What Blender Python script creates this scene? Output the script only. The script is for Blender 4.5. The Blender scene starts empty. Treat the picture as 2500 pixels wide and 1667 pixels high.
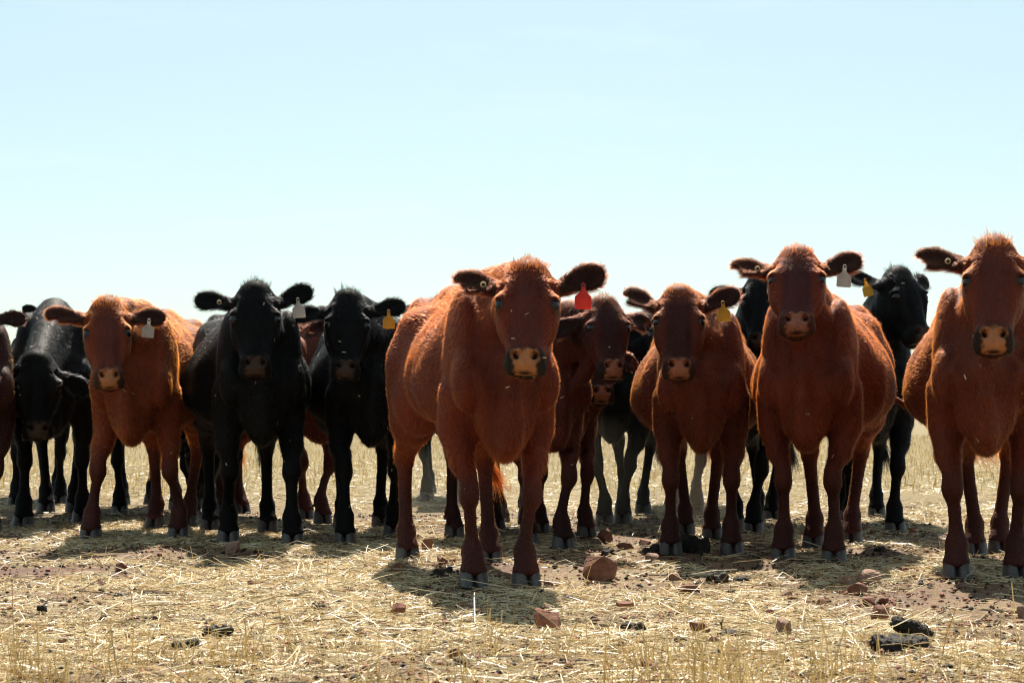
import bpy, bmesh, math, random, time
import numpy as np
from mathutils import Vector, Matrix

# ================================================================ camera, sky, sun, exposure
T0 = time.time()
scene = bpy.context.scene
COL = scene.collection
CAM_H, FPX, HORIZON = 0.70, 4000.0, 1018.0            # camera height (m), focal length and horizon row in 2500 x 1667 picture units
cam = bpy.data.objects.new('camera', bpy.data.cameras.new('camera')); COL.objects.link(cam); scene.camera = cam
cam.location = (0, 0, CAM_H); cam.rotation_euler = (math.radians(90), 0, 0)
cam.data.sensor_width = 36.0; cam.data.lens = 36.0 * FPX / 2500.0
cam.data.shift_y = (HORIZON - 833.5) / 2500.0
cam.data.clip_start = 0.05; cam.data.clip_end = 30000
cam.data.dof.use_dof = True; cam.data.dof.focus_distance = 7.6; cam.data.dof.aperture_fstop = 7.1

SUN_EL, SUN_AZ = math.radians(54), math.radians(1)   # the sun stands right behind the herd
world = bpy.data.worlds.new('World'); scene.world = world; world.use_nodes = True
wn = world.node_tree.nodes; wl = world.node_tree.links
sky = wn.new('ShaderNodeTexSky'); sky.sky_type = 'NISHITA'; sky.sun_disc = False
sky.sun_elevation = SUN_EL; sky.sun_rotation = SUN_AZ
sky.altitude = 0; sky.air_density = 1.0; sky.dust_density = 1.0; sky.ozone_density = 3.0
veil = wn.new('ShaderNodeMix'); veil.data_type = 'RGBA'; veil.inputs[0].default_value = 0.25   # thin even veil of high haze over the whole dome
veil.inputs[7].default_value = (9.8, 11.6, 10.4, 1); wl.new(sky.outputs['Color'], veil.inputs[6])
wn['Background'].inputs['Strength'].default_value = 0.050
tc = wn.new('ShaderNodeTexCoord'); mp = wn.new('ShaderNodeMapping'); mp.inputs['Scale'].default_value = (6, 6, 46); wl.new(tc.outputs['Generated'], mp.inputs['Vector'])
cn = wn.new('ShaderNodeTexNoise'); cn.inputs['Scale'].default_value = 1.0; cn.inputs['Detail'].default_value = 6; cn.inputs['Roughness'].default_value = .62; wl.new(mp.outputs[0], cn.inputs['Vector'])
cr = wn.new('ShaderNodeMapRange'); cr.inputs['From Min'].default_value = .56; cr.inputs['From Max'].default_value = .86; cr.inputs['To Max'].default_value = .14; wl.new(cn.outputs['Fac'], cr.inputs['Value'])
wisp = wn.new('ShaderNodeMix'); wisp.data_type = 'RGBA'; wisp.inputs[7].default_value = (10.5, 11.0, 10.8, 1); wl.new(cr.outputs[0], wisp.inputs[0]); wl.new(veil.outputs[2], wisp.inputs[6])   # faint streaks of thin cloud
tint = wn.new('ShaderNodeMix'); tint.data_type = 'RGBA'; tint.blend_type = 'MULTIPLY'; tint.inputs[0].default_value = 1.0; tint.inputs[7].default_value = (.925, .955, .895, 1); wl.new(wisp.outputs[2], tint.inputs[6])
wl.new(tint.outputs[2], wn['Background'].inputs['Color'])
sun = bpy.data.objects.new('sun', bpy.data.lights.new('sun', 'SUN')); COL.objects.link(sun)
sun.data.energy = 5.0; sun.data.angle = math.radians(0.53); sun.data.color = (1.0, 0.93, 0.80)
_d = Vector((math.sin(SUN_AZ) * math.cos(SUN_EL), math.cos(SUN_AZ) * math.cos(SUN_EL), math.sin(SUN_EL)))
sun.rotation_euler = _d.to_track_quat('Z', 'Y').to_euler(); sun.location = (0, 0, 12)
vs = scene.view_settings; vs.view_transform = 'Standard'; vs.look = 'None'; vs.gamma = 1.0; vs.use_curve_mapping = False; vs.exposure = 1.38
scene.render.engine = 'CYCLES'
cy = scene.cycles
cy.use_denoising = True; cy.max_bounces = 6; cy.diffuse_bounces = 3; cy.glossy_bounces = 3; cy.transmission_bounces = 4; cy.transparent_max_bounces = 6; cy.volume_bounces = 0
cy.caustics_reflective = False; cy.caustics_refractive = False; cy.sample_clamp_indirect = 6.0
cy.filter_width = 1.1; cy.use_adaptive_sampling = True; cy.adaptive_threshold = 0.02
scene.cycles_curves.shape = 'RIBBONS'; scene.cycles_curves.subdivisions = 2

def gp(x, y):
    """ground point seen at picture position (x, y)"""
    d = CAM_H * FPX / (y - HORIZON); return np.array([(x - 1250) / FPX * d, d, 0.0])
def at(x, y, d): return np.array([(x - 1250) / FPX * d, d, CAM_H + (HORIZON - y) / FPX * d])

rng = np.random.default_rng(7)

# ================================================================ helpers
def tag(o, label=None, cat=None, group=None, kind=None):
    for k, v in (('label', label), ('category', cat), ('group', group), ('kind', kind)):
        if v: o[k] = v
    return o
def empty(name, loc, rz=0.0):
    o = bpy.data.objects.new(name, None); COL.objects.link(o); o.location = loc; o.rotation_euler = (0, 0, rz); o.empty_display_size = .1; return o
def mesh_np(name, V, F, smooth=True):
    """mesh from numpy arrays; F is (n, 3) or (n, 4)"""
    me = bpy.data.meshes.new(name); V = np.ascontiguousarray(V, np.float32); F = np.ascontiguousarray(F, np.int32)
    me.vertices.add(len(V)); me.vertices.foreach_set('co', V.ravel())
    me.loops.add(F.size); me.loops.foreach_set('vertex_index', F.ravel())
    me.polygons.add(len(F)); me.polygons.foreach_set('loop_start', np.arange(0, F.size, F.shape[1], dtype=np.int32))
    me.update(calc_edges=True)
    if smooth: me.shade_smooth()
    return me
def link(name, me, mat=None, parent=None, loc=None):
    o = bpy.data.objects.new(name, me); COL.objects.link(o)
    if mat and not me.materials: me.materials.append(mat)
    if parent: o.parent = parent
    if loc is not None: o.location = loc
    return o

class M:
    """small material builder"""
    def __init__(self, name):
        self.m = bpy.data.materials.new(name); self.m.use_nodes = True; self.n = self.m.node_tree.nodes; self.l = self.m.node_tree.links
        self.b = self.n['Principled BSDF']; self.out = self.n['Material Output']
    def set(self, **k):
        for a, v in k.items():
            s = self.b.inputs[a.replace('_', ' ')]
            if hasattr(v, 'is_linked') or isinstance(v, bpy.types.NodeSocket): self.l.new(v, s)
            else: s.default_value = (*v, 1) if isinstance(v, tuple) and len(v) == 3 and s.type == 'RGBA' else v
        return self
    def node(self, t, **k):
        n = self.n.new(t)
        for a, v in k.items():
            if a in n.bl_rna.properties.keys(): setattr(n, a, v)
            else:
                s = n.inputs[int(a[1:])] if a[0] == '_' and a[1:].isdigit() else n.inputs[a.replace('_', ' ')]
                if isinstance(v, bpy.types.NodeSocket): self.l.new(v, s)
                else: s.default_value = (*v, 1) if isinstance(v, tuple) and len(v) == 3 and s.type == 'RGBA' else v
        return n
    def noise(self, scale, detail=4, rough=.6, coord=None, dist=0.0):
        n = self.node('ShaderNodeTexNoise', Scale=scale, Detail=detail, Roughness=rough, Distortion=dist)
        if coord is None:
            if not hasattr(self, 'tc'): self.tc = self.n.new('ShaderNodeTexCoord')
            coord = self.tc.outputs['Object']
        self.l.new(coord, n.inputs['Vector']); return n.outputs['Fac']
    def ramp(self, fac, stops):
        n = self.n.new('ShaderNodeValToRGB'); e = n.color_ramp.elements
        while len(e) < len(stops): e.new(.5)
        for i, (p, c) in enumerate(stops): e[i].position = p; e[i].color = (*c, 1) if len(c) == 3 else c
        self.l.new(fac, n.inputs['Fac']); return n.outputs['Color']
    def mix(self, fac, a, b, mode='MIX'):
        n = self.n.new('ShaderNodeMix'); n.data_type = 'RGBA'; n.blend_type = mode
        for s, v in ((n.inputs[0], fac), (n.inputs[6], a), (n.inputs[7], b)):
            if isinstance(v, bpy.types.NodeSocket): self.l.new(v, s)
            else: s.default_value = (*v, 1) if isinstance(v, tuple) and len(v) == 3 else v
        return n.outputs[2]
    def bump(self, h, strength=.3, dist=.01):
        n = self.node('ShaderNodeBump', Strength=strength, Distance=dist); self.l.new(h, n.inputs['Height']); self.l.new(n.outputs[0], self.b.inputs['Normal']); return self
    def attr(self, name): return self.node('ShaderNodeAttribute', attribute_name=name)

# ---------------------------------------------------------------- implicit-surface modelling kit
def vec(*a): return np.array(a, dtype=np.float64)
def unit(v):
    v = np.asarray(v, dtype=np.float64); return v / max(np.linalg.norm(v), 1e-9)
def rot_x(a): c, s = math.cos(a), math.sin(a); return np.array([[1,0,0],[0,c,-s],[0,s,c]])
def rot_y(a): c, s = math.cos(a), math.sin(a); return np.array([[c,0,s],[0,1,0],[-s,0,c]])
def rot_z(a): c, s = math.cos(a), math.sin(a); return np.array([[c,-s,0],[s,c,0],[0,0,1]])

class Field:
    """signed distance on a rectilinear grid; shapes are blended in one after the other"""
    def __init__(self, xs, ys, zs):
        self.ax = [np.asarray(a, dtype=np.float32) for a in (xs, ys, zs)]
        self.f = np.full([len(a) for a in self.ax], 0.4, dtype=np.float32)
    def blend(self, fn, lo, hi, k, sub=False):
        m = k + 0.03
        sl = tuple(slice(max(int(np.searchsorted(a, l - m)), 0), int(np.searchsorted(a, h + m))) for a, l, h in zip(self.ax, lo, hi))
        if any(s.stop - s.start < 1 for s in sl): return
        X = self.ax[0][sl[0]][:, None, None]; Y = self.ax[1][sl[1]][None, :, None]; Z = self.ax[2][sl[2]][None, None, :]
        d = fn(X, Y, Z).astype(np.float32)
        a = self.f[sl]
        if sub:
            d = -d
            h = np.maximum(k - np.abs(a - d), 0) / k
            self.f[sl] = np.maximum(a, d) + h * h * (k * 0.25)
        else:
            h = np.maximum(k - np.abs(a - d), 0) / k
            self.f[sl] = np.minimum(a, d) - h * h * (k * 0.25)
    def cone(self, a, b, ra, rb, k=0.04, sx=1.0, sub=False):
        """tapered round limb from a to b; sx > 1 makes it wider in x"""
        a = np.asarray(a, float); b = np.asarray(b, float); ba = b - a
        S = np.array([1.0 / sx, 1, 1]); bs = ba * S; bb = float(bs @ bs) + 1e-9
        def fn(X, Y, Z):
            x = (X - a[0]) / sx; y = Y - a[1]; z = Z - a[2]
            t = np.clip((x * bs[0] + y * bs[1] + z * bs[2]) / bb, 0, 1)
            return (np.sqrt((x - t * bs[0]) ** 2 + (y - t * bs[1]) ** 2 + (z - t * bs[2]) ** 2) - (ra + t * (rb - ra))) * min(sx, 1.0)
        r = max(ra, rb) * max(sx, 1.0)
        self.blend(fn, np.minimum(a, b) - r, np.maximum(a, b) + r, k, sub)
    def chain(self, pts, k=0.04, sx=1.0):
        """a limb of several tapered stretches, blended in as one"""
        segs = []
        for (p, r), (q, t) in zip(pts[:-1], pts[1:]):
            p = np.asarray(p, float); b = (np.asarray(q, float) - p) * np.array([1 / sx, 1, 1]); segs.append((p, b, float(b @ b) + 1e-9, r, t))
        def fn(X, Y, Z):
            out = None
            for p, b, bb, r, t in segs:
                x = (X - p[0]) / sx; y = Y - p[1]; z = Z - p[2]
                u = np.clip((x * b[0] + y * b[1] + z * b[2]) / bb, 0, 1)
                d = np.sqrt((x - u * b[0]) ** 2 + (y - u * b[1]) ** 2 + (z - u * b[2]) ** 2) - (r + u * (t - r))
                if out is None: out = d
                else:
                    h = np.maximum(.012 - np.abs(out - d), 0) / .012
                    out = np.minimum(out, d) - h * h * .003
            return out * min(sx, 1.0)
        A = np.array([p for p, r in pts]); rm = max(r for p, r in pts) * max(sx, 1.0)
        self.blend(fn, A.min(0) - rm, A.max(0) + rm, k)
    def chain_sub(self, pts, k):
        for (p, r), (q, t) in zip(pts[:-1], pts[1:]): self.cone(p, q, r, t, k, 1.0, True)
    def ell(self, c, r, R=None, k=0.04, sub=False):
        c = np.asarray(c, float); r = np.asarray(r, float); R = np.eye(3) if R is None else R
        ext = np.sqrt(((R * r[None, :]) ** 2).sum(1))
        def fn(X, Y, Z):
            x = X - c[0]; y = Y - c[1]; z = Z - c[2]
            p = [(R[0, i] * x + R[1, i] * y + R[2, i] * z) / r[i] for i in range(3)]
            k0 = np.sqrt(p[0] ** 2 + p[1] ** 2 + p[2] ** 2)
            k1 = np.sqrt((p[0] / r[0]) ** 2 + (p[1] / r[1]) ** 2 + (p[2] / r[2]) ** 2) + 1e-6
            return k0 * (k0 - 1) / k1
        self.blend(fn, c - ext, c + ext, k, sub)
    def mesh(self, smooth=2):
        f = self.f; ins = f < 0
        s = np.zeros([n - 1 for n in f.shape], np.uint8)
        corners = [(i, j, k) for i in (0, 1) for j in (0, 1) for k in (0, 1)]
        for i, j, k in corners:
            s += ins[i:f.shape[0]-1+i, j:f.shape[1]-1+j, k:f.shape[2]-1+k]
        act = np.flatnonzero((s > 0) & (s < 8))
        ci, cj, ck = np.unravel_index(act, s.shape)
        idx = np.full(s.size, -1, np.int32); idx[act] = np.arange(len(act)); idx = idx.reshape(s.shape)
        val = np.stack([f[ci+i, cj+j, ck+k] for i, j, k in corners], 1)
        A = self.ax
        pos = [np.stack([A[0][ci+c[0]], A[1][cj+c[1]], A[2][ck+c[2]]], 1) for c in corners]
        acc = np.zeros((len(act), 3)); cnt = np.zeros(len(act))
        for a in range(8):
            for b in range(a + 1, 8):
                if sum(abs(p - q) for p, q in zip(corners[a], corners[b])) != 1: continue
                m = (val[:, a] < 0) != (val[:, b] < 0)
                t = val[m, a] / (val[m, a] - val[m, b])
                acc[m] += pos[a][m] + t[:, None] * (pos[b][m] - pos[a][m]); cnt[m] += 1
        V = acc / cnt[:, None]
        quads = []
        for ax in range(3):
            o1, o2 = (ax + 1) % 3, (ax + 2) % 3
            lo = [slice(1, -1)] * 3; lo[ax] = slice(0, -1); hi = [slice(1, -1)] * 3; hi[ax] = slice(1, None)
            a = ins[tuple(lo)]; b = ins[tuple(hi)]
            e = np.argwhere(a != b); fl = a[tuple(e.T)]
            e[:, o1] += 1; e[:, o2] += 1
            def cell(d1, d2):
                q = e.copy(); q[:, o1] -= d1; q[:, o2] -= d2; return idx[q[:, 0], q[:, 1], q[:, 2]]
            Q = np.stack([cell(1, 1), cell(0, 1), cell(0, 0), cell(1, 0)], 1)
            Q[~fl] = Q[~fl][:, ::-1]
            quads.append(Q)
        Q = np.concatenate(quads)
        E = np.concatenate([Q[:, [0, 1]], Q[:, [1, 2]], Q[:, [2, 3]], Q[:, [3, 0]]])
        deg = np.bincount(E[:, 0], minlength=len(V)) + 1e-9
        for it in range(smooth * 2):
            L = np.stack([np.bincount(E[:, 0], V[E[:, 1], c], len(V)) for c in range(3)], 1) / deg[:, None] - V
            V = V + L * (0.55 if it % 2 == 0 else -0.45)
        return V, Q

def axis(lo, hi, step, flo, fhi, fine):
    """grid lines with a finer stretch between flo and fhi"""
    flo = max(flo, lo); fhi = min(fhi, hi)
    a = np.arange(lo, flo, step); b = np.arange(flo, fhi, fine); c = np.arange(fhi, hi + step, step)
    return np.unique(np.round(np.concatenate([a, b, c]), 5))

# ---------------------------------------------------------------- the animal
TORSO = np.array([  # y (length 1.2 between fore and hind feet), half width, top, bottom
 (-.25,.030,.92,.78),(-.20,.105,.99,.66),(-.13,.165,1.08,.57),(-.04,.172,1.17,.55),(.08,.182,1.24,.56),(.20,.205,1.26,.575),(.42,.300,1.245,.57),
 (.65,.345,1.24,.575),(.85,.315,1.25,.625),(1.0,.255,1.265,.66),(1.12,.23,1.262,.73),(1.24,.19,1.235,.80),(1.33,.14,1.19,.87),(1.40,.03,1.08,.98)])

def hair_smooth(t): return t * t * (3 - 2 * t)

def sculpt(P, step, fine):
    """P: pose dict in the animal's own frame (x to the viewer's right, -y the way it faces, z up), all at scale 1"""
    L = P['L'] / 1.2; belly = P.get('belly', 1.0)
    hp, R = P['head'], P['R']                         # poll position, columns of R = (lateral x, down the face u, out of the face n)
    def H(x, u, n): return hp + R @ vec(x, u, n)
    lo_h = np.array([H(x, u, n) for x in (-.36, .36) for u in (-.04, .50) for n in (-.22, .06)])
    hl, hh = lo_h.min(0), lo_h.max(0)
    tx = max([abs(q[0]) for q in (P.get('tail') or [(0,)])]) + .04
    xs = axis(min(-.46, hl[0] - .03), max(.46, tx, hh[0] + .03), step, hl[0], hh[0], fine)
    ys = axis(hl[1] - .03, P['L'] + .55, step, hl[1], hh[1], fine)
    zs = axis(.015, max(1.45, hh[2] + .06), step, hl[2], hh[2], fine)
    F = Field(xs, ys, zs)
    # torso: swept egg-shaped section
    yy = np.linspace(-.25, 1.40, 200); T = [np.interp(yy, TORSO[:, 0], TORSO[:, c]) for c in (1, 2, 3)]
    kern = np.hanning(19); kern /= kern.sum()
    T = [np.convolve(np.pad(t, 9, mode='edge'), kern, 'valid') for t in T]
    bend = P.get('bend', 0.0)
    def torso(X, Y, Z):
        y = Y[0, :, 0] / L
        w = np.interp(y, yy, T[0])[None, :, None] * (1 + (belly - 1) * np.exp(-((y - .65) / .35) ** 2))[None, :, None]
        t = np.interp(y, yy, T[1])[None, :, None]; b = np.interp(y, yy, T[2])[None, :, None]
        b = b - .05 * (belly - 1) * 5 * np.exp(-((y - .6) / .3) ** 2)[None, :, None]
        cz = (t + b) / 2; h = (t - b) / 2
        zz = (Z - cz) / h
        cx = bend * np.sin(np.clip(y, 0, 1.3) * math.pi / 1.3)[None, :, None]
        eg = np.interp(y, (-.2, .1, .45, 1.1, 1.3), (-.16, -.10, .36, .34, .15))[None, :, None]
        ww = w * (.97 - eg * np.clip(zz, -1, 1))
        pw = 1.96 - .17 * np.tanh(zz * 2.5); q = (np.abs((X - cx) / ww) ** pw + np.abs(zz) ** pw) ** (1 / pw)
        over = np.maximum(np.maximum(-.25 - y, y - 1.40), 0)[None, :, None]
        return (q - 1) * np.minimum(w, h) * .85 + over
    F.blend(torso, (-.45, -.25 * L, .4), (.45, 1.4 * L, 1.35), .05)
    y_ = lambda v: v * L
    # spine ridge, withers, hooks, tail head
    F.chain([((0, y_(a), b), .05) for a, b in ((.04, 1.185), (.12, 1.215), (.2, 1.222), (.35, 1.212), (.55, 1.202), (.75, 1.204), (.95, 1.22), (1.1, 1.22), (1.22, 1.20))], .05)
    for s in (-1, 1):
        F.ell((s * .17, y_(1.0), 1.10), (.07, .12, .07), k=.10)                      # hook bones
        F.ell((s * .12, y_(1.27), 1.08), (.08, .10, .16), k=.08)                     # pins
        F.ell((s * .142, y_(.04), .93), (.072, .16, .27), rot_x(.18), k=.05)           # shoulder blade
        F.ell((s * .155, y_(-.12), .82), (.060, .085, .12), k=.035)                    # point of the shoulder
        F.ell((s * .165, y_(1.06), .88), (.105, .21, .26), rot_x(-.15), k=.08)          # thigh
    # fore legs
    lg = P.get('leg', 1.0) * .95
    for s, (fx, fy) in zip((-1, 1), P['fore']):
        kx = s * .15 * .5 + fx * .5 + P.get('knee', 0) * -s; ky = fy * .5 - .015
        sh = vec(s * .158, .03, .77); el = vec(s * .158, .055, .62)
        kn = vec(kx, ky - .01, .375)
        F.chain([(sh, .084), (el, .071), (el * .5 + kn * .5 + vec(s * .006, .0, 0), .056 * lg), (kn + vec(0, 0, .05), .040 * lg)], .04)
        F.ell(kn + vec(0, -.006, .0), (.047 * lg, .048 * lg, .055), k=.026)
        fet = vec(fx, fy + .015, .135)
        F.chain([(kn + vec(0, .004, -.03), .033 * lg), (kn * .5 + fet * .5 + vec(0, .006, .02), .0265 * lg), (fet + vec(0, .01, .035), .033 * lg)], .03)
        F.ell(fet + vec(0, .006, 0), (.043 * lg, .044 * lg, .042), k=.03)
        F.cone(fet, (fx, fy - .012, .075), .036, .043, .025, sx=1.14)
        F.ell((fx, fy - .014, .063), (.054, .054, .017), k=.02)                        # coronet
        for d in (-1, 1): F.ell(fet + vec(d * .02, .055, -.025), (.014, .016, .02), k=.012)   # dew claws
        F.ell((s * .165, y_(.10), .67), (.06, .085, .11), k=.05)                      # elbow
    # hind legs
    for s, (fx, fy) in zip((-1, 1), P['hind']):
        hip = vec(s * .155, y_(1.06), .92); st = vec(s * .180, y_(.94), .74)
        hk = vec(s * .165 * .4 + fx * .6, fy + .10, .49); fet = vec(fx, fy + .03, .135)
        F.chain([(hip, .155), (st * .6 + hk * .4 + vec(0, -.01, .02), .108), (st * .25 + hk * .75 + vec(0, -.012, .01), .058), (hk, .041)], .06)
        F.ell(st, (.10, .12, .14), k=.07)
        F.ell(hk + vec(0, .018, .012), (.037, .050, .056), k=.035)
        F.cone(hk + vec(0, .035, .04), vec(s * .17, y_(1.16), .80), .022, .07, .06)    # hamstring
        F.chain([(hk + vec(0, 0, -.04), .037), (hk * .45 + fet * .55 + vec(0, .008, 0), .030), (fet + vec(0, .006, .03), .033)], .03)
        F.ell(fet + vec(0, .004, 0), (.040, .042, .043), k=.03)
        F.cone(fet, (fx, fy - .012, .075), .036, .042, .025, sx=1.12)
        F.ell((fx, fy - .014, .063), (.053, .054, .017), k=.02)
        for d in (-1, 1): F.ell(fet + vec(d * .02, .057, -.025), (.014, .016, .02), k=.012)
    # brisket and dewlap
    F.ell((0, y_(-.13), .66), (.072, .13, .14), k=.05)
    F.ell((0, y_(-.10), .575), (.048, .15, .072), k=.035)
    for s in (-1, 1):
        F.cone((s * .080, y_(-.20), .84), (s * .058, y_(-.14), .61), .058, .044, .028)             # breast muscles
    # neck: deep and narrow, from shoulders to the back of the skull
    nb0 = vec(0, y_(.02), 1.06); top = H(0, .10, -.125); thr = H(0, .20, -.17)
    N = 7; ne = P.get('neck', 1.0)
    path = []
    for i in range(N + 1):
        t = i / N
        p = (1 - t) ** 2 * nb0 + 2 * t * (1 - t) * (nb0 * .42 + top * .58 + vec(0, .03, -.03)) + t * t * (top * .65 + thr * .35)
        path.append((p, (.175 * (1 - t) ** 1.1 + .105 * t) * ne))
    F.chain(path, .035, sx=.66)
    c0 = vec(0, y_(.08), 1.20)
    F.chain([(c0, .06), (c0 * .5 + top * .5 + vec(0, 0, .045), .058), (H(0, .07, -.12), .06)], .09)   # crest
    dl = [(H(0, .23, -.155), .045), (vec(0, 0, 0), 0), (vec(0, y_(-.16), .70), .075)]
    mid = dl[0][0] * .5 + dl[2][0] * .5 + vec(0, .045, -.02); dl[1] = (mid, .040)
    F.chain(dl, .05)
    F.chain([(vec(0, y_(-.245), .86), .022), (vec(0, y_(-.27), .74), .028), (vec(.004, y_(-.22), .585), .034)], .03)
    for s in (-1, 1):
        F.chain_sub([(vec(s * .110, y_(-.17), 1.04), .022), (vec(s * .100, y_(-.245), .90), .034), (vec(s * .088, y_(-.275), .76), .026), (vec(s * .108, y_(-.20), .62), .016), (vec(s * .104, y_(-.06), .50), .020)], .035)      # furrow between neck and shoulder, on down to the armpit
        F.cone((s * .285, y_(.24), 1.06), (s * .285, y_(.22), .68), .035, .03, .08, sub=True)      # hollow behind the shoulder
    for s in (-1, 1):                                                              # side muscles of the neck
        F.chain([(vec(s * .070, y_(-.03), 1.0), .075), (vec(s * .036, 0, 0) + (nb0 * .45 + top * .55) + vec(0, -.01, -.04), .062), (H(s * .05, .14, -.14), .052)], .04)
    # head
    hs = P.get('hs', 1.0)
    fw, fl = P.get('fw', 1.0), P.get('fl', 1.0); sc = np.array([fw, fl, 1.0]) * hs
    E = lambda c, r, k=.03, rot=None, sub=False: F.ell(H(*(np.array(c) * sc)), np.array(r) * (sc if rot is None else hs), R if rot is None else R @ rot, k, sub)
    C = lambda a, b, ra, rb, k=.03, sub=False: F.cone(H(*(np.array(a) * sc)), H(*(np.array(b) * sc)), ra * hs, rb * hs, k, 1.0, sub)
    E((0, .085, -.100), (.100, .085, .072))
    E((0, .024, -.100), (.050, .036, .050), .05)
    E((0, .165, -.080), (.102, .105, .070), .03)
    for s in (-1, 1):
        E((s * .080, .165, -.052), (.037, .046, .042), .025)
        E((s * .062, .115, -.062), (.036, .036, .030), .03)
        C((s * .060, .19, -.145), (s * .036, .36, -.108), .052, .036, .04)
        E((s * .072, .225, -.115), (.042, .085, .070), .035)
        E((s * .060, .150, -.150), (.045, .06, .05), .04)
        C((s * .074, .205, -.048), (s * .048, .345, -.055), .024, .020, .045)        # cheek ridge
    C((0, .20, -.066), (0, .385, -.062), .066, .045, .04)
    C((-.022, .22, -.045), (-.018, .385, -.040), .034, .030, .03); C((.022, .22, -.045), (.018, .385, -.040), .034, .030, .03)
    E((0, .408, -.066), (.070, .050, .058), .025)
    for s in (-1, 1):
        E((s * .048, .424, -.068), (.032, .042, .045), .016)                        # upper lip flews
        E((s * .045, .396, -.030), (.026, .030, .026), .018)                         # nostril wings
    E((0, .422, -.038), (.053, .045, .041), .014)
    E((0, .432, -.108), (.040, .028, .032), .018)                                   # chin
    C((0, .40, -.12), (0, .28, -.145), .04, .045, .05)
    for s in (-1, 1):
        C((s * .094, .215, -.036), (s * .066, .305, -.050), .008, .007, .018)       # cheek bone
        E((s * .060, .285, -.004), (.016, .062, .018), .022, None, True)            # hollow beside the nose bone
        E((s * .050, .190, .010), (.022, .030, .016), .024, None, True)             # hollow inside the eye
        E((s * .098, .115, -.060), (.018, .030, .030), .022, None, True)            # temple
    E((0, .175, .014), (.012, .05, .014), .02, None, True)                          # dip of the forehead
    # openings
    for s in (-1, 1):
        E((s * .0350, .401, .002), (.0125, .0195, .028), .006, rot_z(s * .5) @ rot_x(.2), True)
        E((s * .026, .389, .008), (.016, .006, .014), .010, rot_z(s * .5))                # wing over the nostril
        E((s * .047, .412, -.002), (.007, .014, .020), .006, rot_z(s * 1.0), True)
        E((s * .109, .187, -.034), (.020, .0205, .028), .008, None, True)
        E((s * .032, .463, -.075), (.034, .0042, .018), .006, rot_z(s * -.12), True)  # mouth slit
        E((s * .101, .161, -.036), (.021, .0085, .028), .008, rot_z(s * .3))          # upper lid
        E((s * .098, .214, -.040), (.018, .006, .024), .008, rot_z(s * -.2))
    # ears
    for s, ea in zip((-1, 1), P['ears']):
        up, back, tw = ea[:3]; Re = R @ rot_z(-s * up) @ rot_y(s * back) @ rot_x(tw)
        o = H(s * .082 * hs, .100 * hs, -.110 * hs)
        def Q(a, b, c): return o + Re @ (vec(s * a, b, c) * hs)
        F.cone(Q(-.01, 0, 0), Q(.07, .002, 0), .031 * hs, .025 * hs, .03)
        F.ell(Q(.130, .002, .0), np.array((.098, .040, .015)) * hs, Re, .022)
        F.ell(Q(.166, .008, -.003), np.array((.064, .056, .011)) * hs, Re @ rot_z(s * .25), .018)
        F.ell(Q(.142, .006, .019), np.array((.088, .040, .020)) * hs, Re, .008, True)
        for (a, b, r) in ea[3] if len(ea) > 3 else ():
            F.cone(Q(a, b, -.06), Q(a, b, .06), r * hs, r * hs, .006, sub=True)        # ear notch
    # tail
    tp = P.get('tail') or [(0, 1.40, 1.10), (.03, 1.455, .85), (.12, 1.43, .58), (.15, 1.41, .47)]
    tp = [vec(a, b * L, c) for a, b, c in tp]
    F.cone((0, y_(1.26), 1.20), tp[0], .04, .026, .04)
    F.chain([(p, r) for p, r in zip(tp, (.026, .02, .015, .012))], .02)
    V, Q = F.mesh()
    # breathing life: soft muscle and fold relief
    n = (np.sin(V[:, 1] * 23 + V[:, 2] * 9) * np.sin(V[:, 2] * 17 + V[:, 0] * 21 + 1.3) + .6 * np.sin(V[:, 1] * 41 - V[:, 2] * 13 + V[:, 0] * 30))
    body_only = np.clip((V[:, 2] - .5) / .2, 0, 1) * np.clip((V[:, 1] + .15) / .2, 0, 1)
    V = V + (V - np.array([0, 0, .9])) * 0  # keep float64
    return V, Q, n * body_only
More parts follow.
